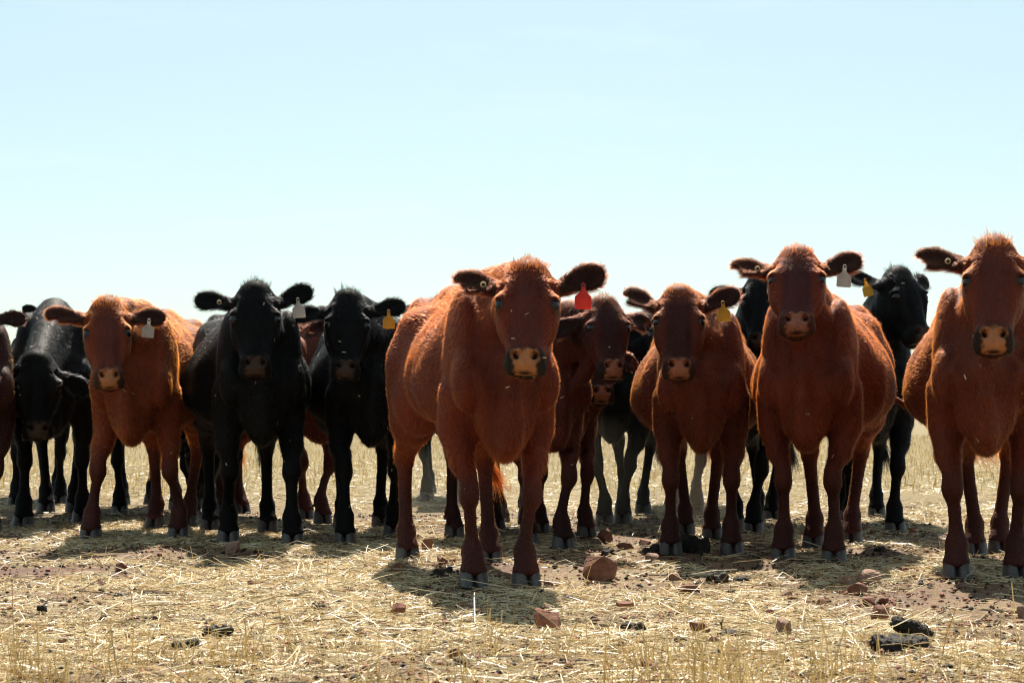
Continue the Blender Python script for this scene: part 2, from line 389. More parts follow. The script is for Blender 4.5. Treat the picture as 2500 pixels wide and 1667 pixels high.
# ================================================================ where the stones and dung lie: picture x, y of the foot, width, height (picture units), label
S = [
 (571, 1354, 48, 36, 'round pinkish stone at the forefoot of the white-tagged black cow', 'P', 0, .6),
 (295, 1391, 32, 25, 'red stone lying alone before the light red cow', 'R', .3, 1), (242, 1408, 29, 11, 'thin flat red stone just behind a wedge-shaped one at the left', 'R', .2, 1),
 (244, 1433, 32, 18, 'wedge-shaped dark red stone left of the first dung lump', 'R', .2, 1.3), (388, 1364, 19, 13, 'small brown stone under the light red cow\'s stepped-out foot', 'R', 0, 1),
 (614, 1432, 20, 20, 'small upright red stone alone in the sunny straw below the white-tagged black cow', 'R', .3, 1.2), (973, 1401, 45, 29, 'brown stone just in front of the front cow\'s hind hoof', 'R', .1, .9),
 (1074, 1380, 43, 20, 'flat brown stone between the front cow\'s fore and hind legs', 'R', .3, 1), (1105, 1376, 21, 13, 'small brown stone touching a flat one by the front cow\'s foreleg', 'R', 0, 1),
 (1044, 1346, 35, 28, 'dark block of stone behind the front cow\'s hind hoof', 'R', .6, 1.2), (973, 1504, 40, 33, 'dark red pointed stone left of the front cow\'s shadow', 'R', .2, 1.1),
 (162, 1569, 43, 22, 'dark red stone at the lower left corner among stubble', 'R', .2, 1.2), (1108, 1603, 35, 31, 'broken dark red stone in the straw below the front cow\'s shadow', 'R', .4, 1.3),
 (468, 1574, 21, 22, 'small brown stone resting against the dung lump at the lower left', 'R', 0, 1), (941, 1470, 13, 10, 'tiny brown stone beside a slanting straw left of the front cow\'s shadow', 'R', 0, 1),
 (1468, 1420, 98, 60, 'largest red stone, broad and slab-like, right of the front cow\'s hooves', 'R', .75, 1.3), (1335, 1545, 72, 54, 'squarish red block of stone at the tip of the front cow\'s shadow', 'R', .95, 1.0),
 (1476, 1324, 50, 40, 'triangular red stone in the dust right behind the front cow', 'R', 0, 1.3), (1574, 1329, 37, 20, 'low rounded stone left of the yellow-tagged cow\'s forefeet', 'R', .1, .7),
 (1526, 1341, 45, 17, 'flat brown clod left of the yellow-tagged cow\'s forefeet', 'R', .2, .8), (1435, 1364, 21, 14, 'small pale pebble behind the largest red stone', 'P', 0, .6),
 (1750, 1391, 35, 27, 'leaning egg-shaped stone in the shade before the yellow-tagged cow', 'P', 0, .6), (1646, 1419, 40, 23, 'greyish stone in the edge of shade before the yellow-tagged cow', 'P', .2, .8),
 (1683, 1447, 61, 29, 'broad rounded red stone in the sun before the yellow-tagged cow', 'R', .2, .7), (1590, 1371, 40, 21, 'shaded stone touching the yellow-tagged cow\'s left-hand hoof', 'P', .1, .7),
 (1526, 1481, 48, 20, 'flat dark red stone below the largest red stone', 'R', .3, 1.3), (2119, 1423, 77, 39, 'largest pale pink stone, before the high-headed cow on the right', 'P', .3, .9),
 (2063, 1428, 40, 28, 'pink stone leaning on the largest pale stone\'s left side', 'P', .2, 1), (2092, 1447, 58, 29, 'shaded brown slab below the largest pale stone', 'R', .2, 1.1),
 (1869, 1439, 32, 14, 'small flat pink stone midway before the two tagged red cows', 'P', .2, 1), (2007, 1471, 37, 18, 'small pointed red stone below the pale stones, left one of a row', 'R', .2, 1.1),
 (2116, 1473, 48, 20, 'flat dark stone below the pale stones, middle one of a row', 'R', .3, 1), (2159, 1472, 32, 20, 'small red stone below the pale stones, right one of a row', 'R', .1, 1),
 (2148, 1508, 58, 39, 'dark wedge-shaped stone above the log-like dung at the lower right', 'R', .1, 1.3), (1880, 1499, 24, 17, 'small dark stone above the two-coloured stone at the lower right', 'R', .1, 1.2),
 (1909, 1548, 58, 45, 'two-coloured rounded stone standing in the straw at the lower right', 'P', .3, .8), (1707, 1550, 69, 31, 'long brown stone beside the upright twig', 'R', .3, 1),
 (1744, 1571, 37, 22, 'small pale stone just under the long brown stone', 'P', .1, 1), (1585, 1641, 56, 38, 'angular red stone close to the bottom edge of the picture', 'R', .6, 1.4),
 (1922, 1452, 32, 22, 'grey stone at the shade edge before the high-headed cow', 'P', .1, .9), (2212, 1398, 19, 13, 'tiny dark stone in the sunny gap between the two right-hand red cows', 'R', .1, 1),
 (1975, 1391, 29, 12, 'low pinkish stone between the high-headed cow\'s forefeet and the pale stones', 'P', .1, .8), (2491, 1502, 27, 28, 'pinkish stone cut off by the right edge', 'P', .1, .9),
 (2361, 1521, 24, 13, 'small red stone lying in the right-edge cow\'s shadow border', 'R', .1, 1), (2228, 1307, 27, 20, 'red stone behind the gap, right of the black cow\'s foot', 'R', .1, 1.2),
 (2132, 1306, 21, 14, 'grey-brown stone left of the black cow\'s foot in the right gap', 'R', .1, 1), (2114, 1298, 29, 14, 'flat red stone farthest back behind the high-headed cow', 'R', .2, 1),
 (2321, 1298, 16, 13, 'tiny red stone behind the right-edge cow\'s foreleg', 'R', .1, 1), (2119, 1540, 32, 14, 'small flat red stone left of the log-like dung', 'R', .2, 1),
 (1338, 1436, 29, 19, 'red-brown stone touching the front cow\'s right-hand forehoof', 'R', .2, 1), (1316, 1380, 27, 10, 'thin flaky stone behind the front cow\'s right-hand forehoof', 'R', .5, 1.3),
]
DL = [(306, 1457, 35, 19, 'small round dung lump at the left, beside a long dark one'), (372, 1455, 85, 18, 'long flat dung patch left of the middle'), (101, 1497, 24, 26, 'small black dung crumb near the left edge'),
 (449, 1585, 69, 32, 'dung lump with a straw across it, lower left'), (531, 1556, 88, 38, 'long slanting dung roll, lower left'), (686, 1518, 53, 16, 'flat dung patch in the sun below the orange-tagged black cow'),
 (1079, 1407, 48, 36, 'crumbly dung lump beside the front cow\'s left-hand foreleg'), (627, 1460, 32, 11, 'thin dung flake below the small upright stone'), (590, 1494, 32, 13, 'dung flake left of the flat dung patch'),
 (781, 1492, 32, 13, 'dung crumb right of the flat dung patch'), (1068, 1484, 32, 13, 'dung crumb right of the pointed stone'), (138, 1282, 21, 13, 'dung lump behind the head-lowering black cow\'s forefeet'),
 (1699, 1348, 69, 54, 'biggest black dung lump, between the yellow-tagged cow\'s forefeet'), (1593, 1351, 40, 28, 'black dung lump left of the yellow-tagged cow\'s forefoot'), (1481, 1359, 35, 22, 'black dung lump above the largest red stone'),
 (1545, 1545, 66, 27, 'shiny black dung lump right of the squarish red block'), (1659, 1568, 32, 22, 'small black dung crumb left of the long brown stone'), (1750, 1425, 48, 30, 'dark dung lump right of the broad rounded red stone'),
 (1790, 1550, 84, 22, 'flat dark dung strip beside the upright twig'), (2207, 1592, 150, 42, 'broad broken dung heap at the lower right'), (1978, 1571, 58, 17, 'flat dung patch right of the two-coloured stone'),
 (2148, 1346, 27, 14, 'small dark dung lump behind the high-headed cow\'s hooves'), (1386, 1460, 32, 13, 'small dung crumb between the largest stone and the squarish block'), (1813, 1420, 48, 17, 'flat dung patch in front of the yellow-tagged cow\'s right-hand forefoot')]
KEEP = []                                              # ground kept free of straw: x, y, radius
for q in S + DL:
    p_ = gp(q[0], q[1]); w_ = q[2] / FPX * p_[1]; KEEP.append((p_[0], p_[1] + w_ * .33, w_ * .50))
KEEP = np.array(KEEP)
# ================================================================ ground
def fbm(x, y, seed=0):
    r = np.random.default_rng(seed); out = np.zeros_like(x); a = 1.0; f = 1.0
    for o in range(5):
        for k in range(3):
            t = r.uniform(0, 2 * math.pi); ph = r.uniform(0, 6.28); out += a * np.sin((x * math.cos(t) + y * math.sin(t)) * f + ph + 1.7 * np.sin((x * math.sin(t) - y * math.cos(t)) * f * .7 + ph * 2)) / 3
        a *= .55; f *= 2.1
    return out
def height(x, y):
    near = np.clip(1 - (y - 25) / 30, 0, 1)
    return (.010 * fbm(x * 2.2, y * 2.2, 3) + .006 * fbm(x * 9, y * 9, 4)) * near - .004
xs = np.unique(np.concatenate([np.linspace(-4200, -60, 30), np.linspace(-60, -8, 30), np.arange(-8, 8.01, .072), np.linspace(8, 60, 30), np.linspace(60, 4200, 30)]))
ys = np.unique(np.concatenate([np.linspace(-60, 3.2, 20), np.arange(3.2, 16, .072), np.arange(16, 40, .5), np.linspace(40, 300, 30), np.linspace(300, 4600, 30)]))
X, Y = np.meshgrid(xs, ys, indexing='ij'); Z = height(X, Y)
nx, ny = X.shape; I = np.arange(nx * ny).reshape(nx, ny)
g = link('ground', mesh_np('ground', np.stack([X.ravel(), Y.ravel(), Z.ravel()], 1), np.stack([I[:-1, :-1].ravel(), I[1:, :-1].ravel(), I[1:, 1:].ravel(), I[:-1, 1:].ravel()], 1)))
tag(g, kind='structure')
m = M('stubble_soil')
n1 = m.noise(1.1, 5, .6); n2 = m.noise(14, 5, .65); n3 = m.noise(70, 4, .7)
soil = m.ramp(n2, [(.25, (.026, .014, .010)), (.5, (.09, .046, .032)), (.75, (.18, .105, .072))])
chaff = m.ramp(n3, [(.3, (.05, .032, .018)), (.5, (.17, .118, .06)), (.7, (.40, .30, .16))])
near_c = m.mix(m.ramp(n1, [(.35, (.1, .1, .1)), (.62, (.8, .8, .8))]), soil, chaff)
pos = m.node('ShaderNodeSeparateXYZ'); m.l.new(m.tc.outputs['Object'], pos.inputs[0])
fr = m.node('ShaderNodeMapRange', From_Min=9.0, From_Max=17.0); m.l.new(pos.outputs['Y'], fr.inputs['Value'])
far = m.ramp(m.noise(.35, 4, .6), [(.3, (.135, .100, .044)), (.7, (.172, .132, .060))])
far = m.mix(.5, far, m.ramp(m.noise(9, 4, .7), [(.3, (.6, .58, .5)), (.7, (1.2, 1.2, 1.15))]), 'MULTIPLY')
m.set(Base_Color=m.mix(fr.outputs[0], near_c, far), Roughness=.85, Specular_IOR_Level=.2)
m.bump(n3, .6, .02)
g.data.materials.append(m.m)

# straw lying about: thousands of bent stalks, nobody could count them
def stalks(name, n, place, lmin, lmax, wmin, wmax, tilt, stand=False, seed=1, flat=False):
    r = np.random.default_rng(seed); P0 = place(r, n); n = len(P0)
    ln = r.uniform(lmin, lmax, n) * r.uniform(.5, 1, n); w = r.uniform(wmin, wmax, n); az = r.uniform(0, 2 * math.pi, n)
    if stand:
        inc = np.abs(r.normal(0, tilt, n)); d = np.stack([np.sin(inc) * np.cos(az), np.sin(inc) * np.sin(az), np.cos(inc)], 1)
    else:
        el = r.normal(0.05, tilt, n); d = np.stack([np.cos(el) * np.cos(az), np.cos(el) * np.sin(az), np.sin(el)], 1)
    sd = np.cross(d, r.normal(0, 1, (n, 3))); sd /= np.linalg.norm(sd, axis=1, keepdims=True); up = np.cross(d, sd)
    bend = r.normal(0, .09, (n, 1)) * ln[:, None] * up
    a = P0; b = P0 + d * (ln * .5)[:, None] + bend; c = P0 + d * ln[:, None]
    if stand: c = c + np.array([0, 0, -1]) * (ln * r.uniform(0, .15, n))[:, None]
    hw = (sd * w[:, None]) * .5; rg = up * (w * .35)[:, None]
    if flat:
        V = np.stack([a - hw, a + hw, b - hw * .9 + rg * .4, b + hw * .9 + rg * .4, c - hw * .7, c + hw * .7], 1).reshape(-1, 3)
        if not stand: V[:, 2] += np.repeat(np.maximum(height(P0[:, 0], P0[:, 1]) - .004 - V[:, 2].reshape(n, 6).min(1), 0), 6)
        k = np.arange(n)[:, None] * 6
        return mesh_np(name, V, np.concatenate([k + np.array(q) for q in ((0, 1, 3, 2), (2, 3, 5, 4))]), smooth=False)
    V = np.stack([a - hw, a + rg, a + hw, b - hw, b + rg, b + hw, c - hw * .7, c + rg * .7, c + hw * .7], 1).reshape(-1, 3)
    zmin = V[:, 2].reshape(n, 9).min(1); gz = height(P0[:, 0], P0[:, 1]); 
    if not stand:
        lift = np.maximum(gz - .004 - zmin, 0); V[:, 2] += np.repeat(lift, 9)
    k = np.arange(n)[:, None] * 9
    F = np.concatenate([k + np.array(q) for q in ((0, 1, 4, 3), (1, 2, 5, 4), (3, 4, 7, 6), (4, 5, 8, 7))])
    me = mesh_np(name, V, F, smooth=False); return me
m = M('straw'); gi = m.node('ShaderNodeNewGeometry')
c = m.ramp(gi.outputs['Random Per Island'], [(0, (.05, .03, .02)), (.14, (.23, .145, .065)), (.34, (.54, .40, .20)), (.7, (.70, .57, .35)), (1, (.80, .73, .54))])
m.set(Base_Color=c, Roughness=.40, Specular_IOR_Level=.45)
t = m.node('ShaderNodeBsdfTranslucent'); m.l.new(c, t.inputs['Color'])
x = m.node('ShaderNodeMixShader', _0=.25); m.l.new(m.b.outputs[0], x.inputs[1]); m.l.new(t.outputs[0], x.inputs[2]); m.l.new(x.outputs[0], m.out.inputs['Surface'])
STRAW = m.m
m = M('dry_stubble'); gi = m.node('ShaderNodeNewGeometry')
c = m.ramp(gi.outputs['Random Per Island'], [(0, (.26, .165, .05)), (.5, (.37, .255, .092)), (1, (.45, .345, .17))])
m.set(Base_Color=c, Roughness=.45)
t = m.node('ShaderNodeBsdfTranslucent'); m.l.new(c, t.inputs['Color'])
x = m.node('ShaderNodeMixShader', _0=.35); m.l.new(m.b.outputs[0], x.inputs[1]); m.l.new(t.outputs[0], x.inputs[2]); m.l.new(x.outputs[0], m.out.inputs['Surface'])
STUB = m.m
def wedge(y0, y1, zmax, patchy=.0, power=1.0, pad=.95):
    def f(r, n):
        y = y0 + (y1 - y0) * r.random(n * 2) ** power; x = r.uniform(-1, 1, n * 2) * (y * .325 + pad)
        keep = (fbm(x * 1.3, y * 1.3, 11) + .5 * fbm(x * 5, y * 5, 12) + r.normal(0, .35, n * 2)) > patchy
        x, y = x[keep][:n], y[keep][:n]
        ok = np.ones(len(x), bool)
        for kx, ky, kr in KEEP: ok &= ((x - kx) ** 2 + (y - ky) ** 2) > kr * kr
        x, y = x[ok], y[ok]
        return np.stack([x, y, height(x, y) + r.random(len(x)) ** 2 * zmax], 1)
    return f
tag(link('straw_litter', stalks('straw_litter', 112000, wedge(3.7, 7.4, .012, .05, 1.1), .018, .13, .0014, .0036, .085, seed=21, flat=True), STRAW), 'pale golden straw strewn over the ground in front of the cows', 'straw', kind='stuff')
tag(link('trampled_straw', stalks('trampled_straw', 84000, wedge(6.9, 13, .013, .12, 1.0), .025, .16, .0022, .0050, .10, seed=22, flat=True), STRAW), 'trampled straw under and behind the cows', 'straw', kind='stuff')
tag(link('distant_straw', stalks('distant_straw', 22000, wedge(12.5, 26, .02, -.5, 1.0), .06, .20, .003, .0065, .15, seed=23, flat=True), STRAW), 'straw on the open field behind the herd', 'straw', kind='stuff')
tag(link('long_straws', stalks('long_straws', 2600, wedge(3.9, 8.5, .03, -.3), .14, .34, .0022, .0045, .13, seed=24), STRAW), 'longer loose straws lying across the litter', 'straw', kind='stuff')
def rows(y0, y1, spacing, zz=0):
    def f(r, n):
        y = y0 + (y1 - y0) * r.random(n) ** .8; y = np.round(y / spacing) * spacing + r.normal(0, .03, n); x = r.uniform(-1, 1, n) * (y * .325 + .4)
        return np.stack([x, y, height(x, y) - .01], 1)
    return f
def tufts(r, n):
    k = 150; cy_ = 3.95 + .95 * r.random(k) ** 1.6; cx = r.uniform(-1, 1, k) * cy_ * .33
    cx[:34] = r.uniform(.35, 1.0, 34); cy_[:34] = r.uniform(3.9, 4.55, 34); cx[34:60] = r.uniform(-1.4, -.75, 26); cy_[34:60] = r.uniform(3.9, 4.6, 26)
    i = r.integers(0, k, n); x = cx[i] + r.normal(0, .035, n); y = cy_[i] + r.normal(0, .035, n)
    return np.stack([x, y, height(x, y) - .01], 1)
tag(link('front_stubble', stalks('front_stubble', 1150, tufts, .05, .25, .0018, .0038, .38, True, 31), STUB), 'standing cut stubble stems along the bottom of the picture', 'stubble', kind='stuff')
tag(link('scattered_stubble', stalks('scattered_stubble', 420, wedge(4.2, 8.0, .0, .3), .06, .17, .0018, .0034, .45, True, 33), STUB), 'single stubble stems left standing among the straw', 'stubble', kind='stuff')
tag(link('field_stubble', stalks('field_stubble', 30000, rows(14.5, 60, .25), .08, .17, .005, .011, .25, True, 32, True), STUB), 'golden rows of cut stubble across the field behind the herd', 'stubble', kind='stuff')
# low hills far beyond the field
hx = np.linspace(-2600, 2600, 220); prof = 22 + 7 * fbm(hx / 420, hx * 0, 41) + 2.5 * fbm(hx / 90, hx * 0, 42)
yb = [3300, 3380, 3550, 4000]; hz = [np.full_like(hx, -2), prof * .45, prof, prof * .8]
V = np.stack([np.stack([hx, np.full_like(hx, y), z], 1) for y, z in zip(yb, hz)]).reshape(-1, 3); I = np.arange(len(V)).reshape(4, -1)
hl_ = link('hills', mesh_np('hills', V, np.stack([I[:-1, :-1].ravel(), I[:-1, 1:].ravel(), I[1:, 1:].ravel(), I[1:, :-1].ravel()], 1)))
m = M('hill_scrub'); m.set(Base_Color=m.ramp(m.noise(.012, 5, .7), [(.4, (.10, .11, .07)), (.6, (.26, .22, .13))]), Roughness=.95); hl_.data.materials.append(m.m); tag(hl_, kind='structure')
print('ground', round(time.time() - T0, 1))

# the air: thin dusty haze over the whole plain
def haze_box():
    bm = bmesh.new(); bmesh.ops.create_cube(bm, size=1.0); me = bpy.data.meshes.new('haze'); bm.to_mesh(me); bm.free()
    o = link('haze', me); o.scale = (9200, 5000, 46); o.location = (0, 2350, 20); mt = bpy.data.materials.new('haze'); mt.use_nodes = True; n = mt.node_tree.nodes; n.remove(n['Principled BSDF'])
    v = n.new('ShaderNodeVolumePrincipled'); v.inputs['Color'].default_value = (.90, .94, 1.0, 1); v.inputs['Density'].default_value = .00005; v.inputs['Anisotropy'].default_value = .35
    mt.node_tree.links.new(v.outputs[0], n['Material Output'].inputs['Volume']); me.materials.append(mt); tag(o, kind='stuff')
haze_box()
# ---------------------------------------------------------------- coats
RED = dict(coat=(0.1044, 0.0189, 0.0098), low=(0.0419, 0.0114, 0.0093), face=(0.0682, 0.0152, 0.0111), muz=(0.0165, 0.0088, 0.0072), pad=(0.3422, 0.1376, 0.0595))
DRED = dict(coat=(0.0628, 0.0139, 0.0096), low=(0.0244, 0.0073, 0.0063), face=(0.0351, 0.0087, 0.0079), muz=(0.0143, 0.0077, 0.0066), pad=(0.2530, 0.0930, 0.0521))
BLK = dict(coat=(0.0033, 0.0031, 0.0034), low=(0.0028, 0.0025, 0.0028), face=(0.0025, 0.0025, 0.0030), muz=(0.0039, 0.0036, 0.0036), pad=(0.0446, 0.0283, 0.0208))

def skin_material(name='hide', spec=.12):
    m = M(name); a = m.attr('col')
    n = m.noise(55, 3, .7); n2 = m.noise(7, 3, .6)
    c = m.mix(.35, a.outputs['Color'], m.ramp(n, [(.3, (.55, .52, .5)), (.7, (1.25, 1.25, 1.2))]), 'MULTIPLY')
    c = m.mix(.30, c, m.ramp(n2, [(.3, (.65, .6, .58)), (.7, (1.25, 1.2, 1.15))]), 'MULTIPLY')
    w = m.attr('wet')
    rr = m.node('ShaderNodeMapRange', To_Min=.62, To_Max=.34); m.l.new(w.outputs['Fac'], rr.inputs['Value'])
    m.set(Base_Color=c, Roughness=rr.outputs[0], Specular_IOR_Level=spec)
    m.bump(m.noise(260, 2, .7), .22, .004)
    return m.m
def hair_material(name='hair', ior=1.32, rough=.30, glow=.5):
    mt = bpy.data.materials.new(name); mt.use_nodes = True; n = mt.node_tree.nodes; l = mt.node_tree.links
    n.remove(n['Principled BSDF'])
    a = n.new('ShaderNodeAttribute'); a.attribute_name = 'col'
    h = n.new('ShaderNodeBsdfHairPrincipled'); h.model = 'CHIANG'; h.parametrization = 'COLOR'
    h.inputs['Roughness'].default_value = rough; h.inputs['Radial Roughness'].default_value = .55; h.inputs['Coat'].default_value = 0.0
    h.inputs['Random Roughness'].default_value = .3; h.inputs['IOR'].default_value = ior
    l.new(a.outputs['Color'], h.inputs['Color'])
    g = n.new('ShaderNodeMix'); g.data_type = 'RGBA'; g.blend_type = 'MULTIPLY'; g.inputs[0].default_value = 1.0; g.inputs[7].default_value = (5.0, 9.0, 3.6, 1); l.new(a.outputs['Color'], g.inputs[6])
    t = n.new('ShaderNodeBsdfTranslucent'); l.new(g.outputs[2], t.inputs['Color'])
    x = n.new('ShaderNodeMixShader'); x.inputs[0].default_value = glow; l.new(h.outputs[0], x.inputs[1]); l.new(t.outputs[0], x.inputs[2])
    l.new(x.outputs[0], n['Material Output'].inputs['Surface'])
    return mt
HIDE = skin_material(); HIDE_B = skin_material('black_hide', .07); HAIR = hair_material(); HAIR_B = hair_material('black_hair', 1.26, .18, .1)
_e = M('eye_ball'); _e.set(Base_Color=(.006, .005, .006), Roughness=.08, Specular_IOR_Level=.4); EYE = _e.m
_h = M('horn_of_hoof'); _n = _h.noise(30, 4, .6); _h.set(Base_Color=_h.ramp(_n, [(.3, (.026, .022, .022)), (.7, (.068, .058, .056))]), Roughness=.5); _h.bump(_h.noise(90, 3), .3, .003); HOOF = _h.m
def tag_material(name, c):
    m = M(name); n = m.noise(40, 5, .7); n2 = m.noise(170, 2, .6)
    k = m.mix(m.ramp(n, [(.45, (0, 0, 0)), (.75, (.55, .55, .55))]), c, tuple(v * .45 for v in c))
    k = m.mix(m.ramp(n2, [(.62, (0, 0, 0)), (.75, (.5, .5, .5))]), k, (.10, .06, .04))
    m.set(Base_Color=k, Roughness=.45, Subsurface_Weight=0.0)
    t = m.node('ShaderNodeBsdfTranslucent'); m.l.new(k, t.inputs['Color'])
    x = m.node('ShaderNodeMixShader', _0=.55); m.l.new(m.b.outputs[0], x.inputs[1]); m.l.new(t.outputs[0], x.inputs[2]); m.l.new(x.outputs[0], m.out.inputs['Surface'])
    return m.m
TAGS = dict(red=tag_material('red_plastic', (.85, .05, .022)), yellow=tag_material('yellow_plastic', (.78, .46, .035)), orange=tag_material('orange_plastic', (.88, .42, .02)),
            white=tag_material('white_plastic', (.68, .60, .53)), ring=tag_material('cream_plastic', (.55, .44, .29)))
_k = M('dark_rubber'); _k.set(Base_Color=(.02, .018, .016), Roughness=.6); DARK = _k.m

def hoof_mesh():
    F = Field(np.arange(-.07, .071, .0045), np.arange(-.10, .075, .0045), np.arange(-.012, .105, .0045))
    for s in (-1, 1):
        def fn(X, Y, Z):
            t = np.clip(Z / .075, 0, 1)
            hx = .0300 - .0055 * t; hy = .060 - .018 * t; yc = -.024 + .018 * t; xc = s * (.0305 - .003 * t)
            toe = np.clip(-(Y - yc) / hy, 0, 1)
            q = (np.abs((X - xc + s * .006 * toe ** 2) / (hx * (1 - .22 * toe ** 2))) ** 2.6 + np.abs((Y - yc) / hy) ** 2.4) ** (1 / 2.5)
            return np.maximum((q - 1) * .024, np.maximum(-Z, Z - .076 - .15 * (Y + .02)))
        F.blend(fn, (-.07, -.1, 0), (.07, .07, .10), .004)
    V, Q = F.mesh(1); return mesh_np('hoof', V, Q)
HOOF_ME = hoof_mesh(); HOOF_ME.materials.append(HOOF)
def ball(name, r, mat, seg=20):
    bm = bmesh.new(); bmesh.ops.create_uvsphere(bm, u_segments=seg, v_segments=seg // 2, radius=r); me = bpy.data.meshes.new(name); bm.to_mesh(me); bm.free(); me.shade_smooth(); me.materials.append(mat); return me
EYE_ME = ball('eye', .0285, EYE)
def tag_mesh(mat):
    o = [(-.0075, .004), (-.0045, .009), (.0045, .009), (.0075, .004), (.009, -.022), (.0305, -.043), (.032, -.047), (.032, -.088), (.029, -.092), (-.029, -.092), (-.032, -.088), (-.032, -.047), (-.0305, -.043), (-.009, -.022)]
    bm = bmesh.new(); f = bm.faces.new([bm.verts.new((x, 0, z)) for x, z in o])
    r = bmesh.ops.extrude_face_region(bm, geom=[f]); bmesh.ops.translate(bm, verts=[v for v in r['geom'] if isinstance(v, bmesh.types.BMVert)], vec=(0, .003, 0))
    bmesh.ops.recalc_face_normals(bm, faces=bm.faces); bmesh.ops.bevel(bm, geom=list(bm.edges), offset=.0006, segments=1, affect='EDGES')
    me = bpy.data.meshes.new('ear_tag'); bm.to_mesh(me); bm.free(); me.materials.append(mat); return me
TAG_ME = {k: tag_mesh(v) for k, v in TAGS.items()}
def lathe(name, prof, mat, seg=20):
    bm = bmesh.new(); rings = []
    for r, y in prof: rings.append([bm.verts.new((r * math.cos(2 * math.pi * i / seg), y, r * math.sin(2 * math.pi * i / seg))) for i in range(seg)])
    for a, b in zip(rings[:-1], rings[1:]):
        for i in range(seg): bm.faces.new((a[i], a[(i + 1) % seg], b[(i + 1) % seg], b[i]))
    bm.faces.new(rings[0]); bm.faces.new(rings[-1]); bmesh.ops.recalc_face_normals(bm, faces=bm.faces)
    me = bpy.data.meshes.new(name); bm.to_mesh(me); bm.free(); me.shade_smooth(); me.materials.append(mat); return me
STUD_ME = lathe('stud', [(.005, -.003), (.006, -.001), (.006, .002)], DARK, 12)
RING_ME = lathe('ear_button', [(.0075, -.001), (.0085, -.0055), (.012, -.0065), (.0145, -.004), (.0145, .001), (.012, .003)], TAGS['ring'], 24)
PIN_ME = lathe('pin', [(.004, -.0045), (.0076, -.0035), (.0078, -.0005)], DARK, 14)

def strands(name, root, d1, d2, rad, col, parent, mat=None):
    """hair as a curves object: roots, middle and tip points, root radius and colour for each strand"""
    n = len(root); c = bpy.data.hair_curves.new(name); c.add_curves([4] * n)
    p = np.empty((n, 4, 3), np.float32); p[:, 0] = root; p[:, 1] = root + d1 * .4; p[:, 2] = root + d1 * .72 + d2 * .12; p[:, 3] = root + d1 * .55 + d2 * .5
    c.points.foreach_set('position', p.ravel())
    r = np.empty((n, 4), np.float32); r[:, 0] = rad; r[:, 1] = rad * .9; r[:, 2] = rad * .65; r[:, 3] = rad * .15
    at_ = c.attributes.get('radius') or c.attributes.new('radius', 'FLOAT', 'POINT'); at_.data.foreach_set('value', r.ravel())
    a = c.attributes.new('col', 'FLOAT_COLOR', 'CURVE'); cc = np.ones((n, 4), np.float32); cc[:, :3] = col; a.data.foreach_set('color', cc.ravel())
    c.materials.append(mat or HAIR); o = bpy.data.objects.new(name, c); COL.objects.link(o); o.parent = parent; return o

def wob(P, f, ph):
    """cheap smooth vector noise"""
    x, y, z = (P * f).T
    return np.stack([np.sin(y * 1.7 + ph) + np.sin(z * 2.3 + 1.1 * ph + x), np.sin(z * 1.9 + 2 * ph) + np.sin(x * 2.1 - ph + y), np.sin(x * 1.6 - ph) + np.sin(y * 2.2 + 3 * ph + z)], 1) * .5
sstep = lambda x, a, b: hair_smooth(np.clip((x - a) / (b - a), 0, 1))

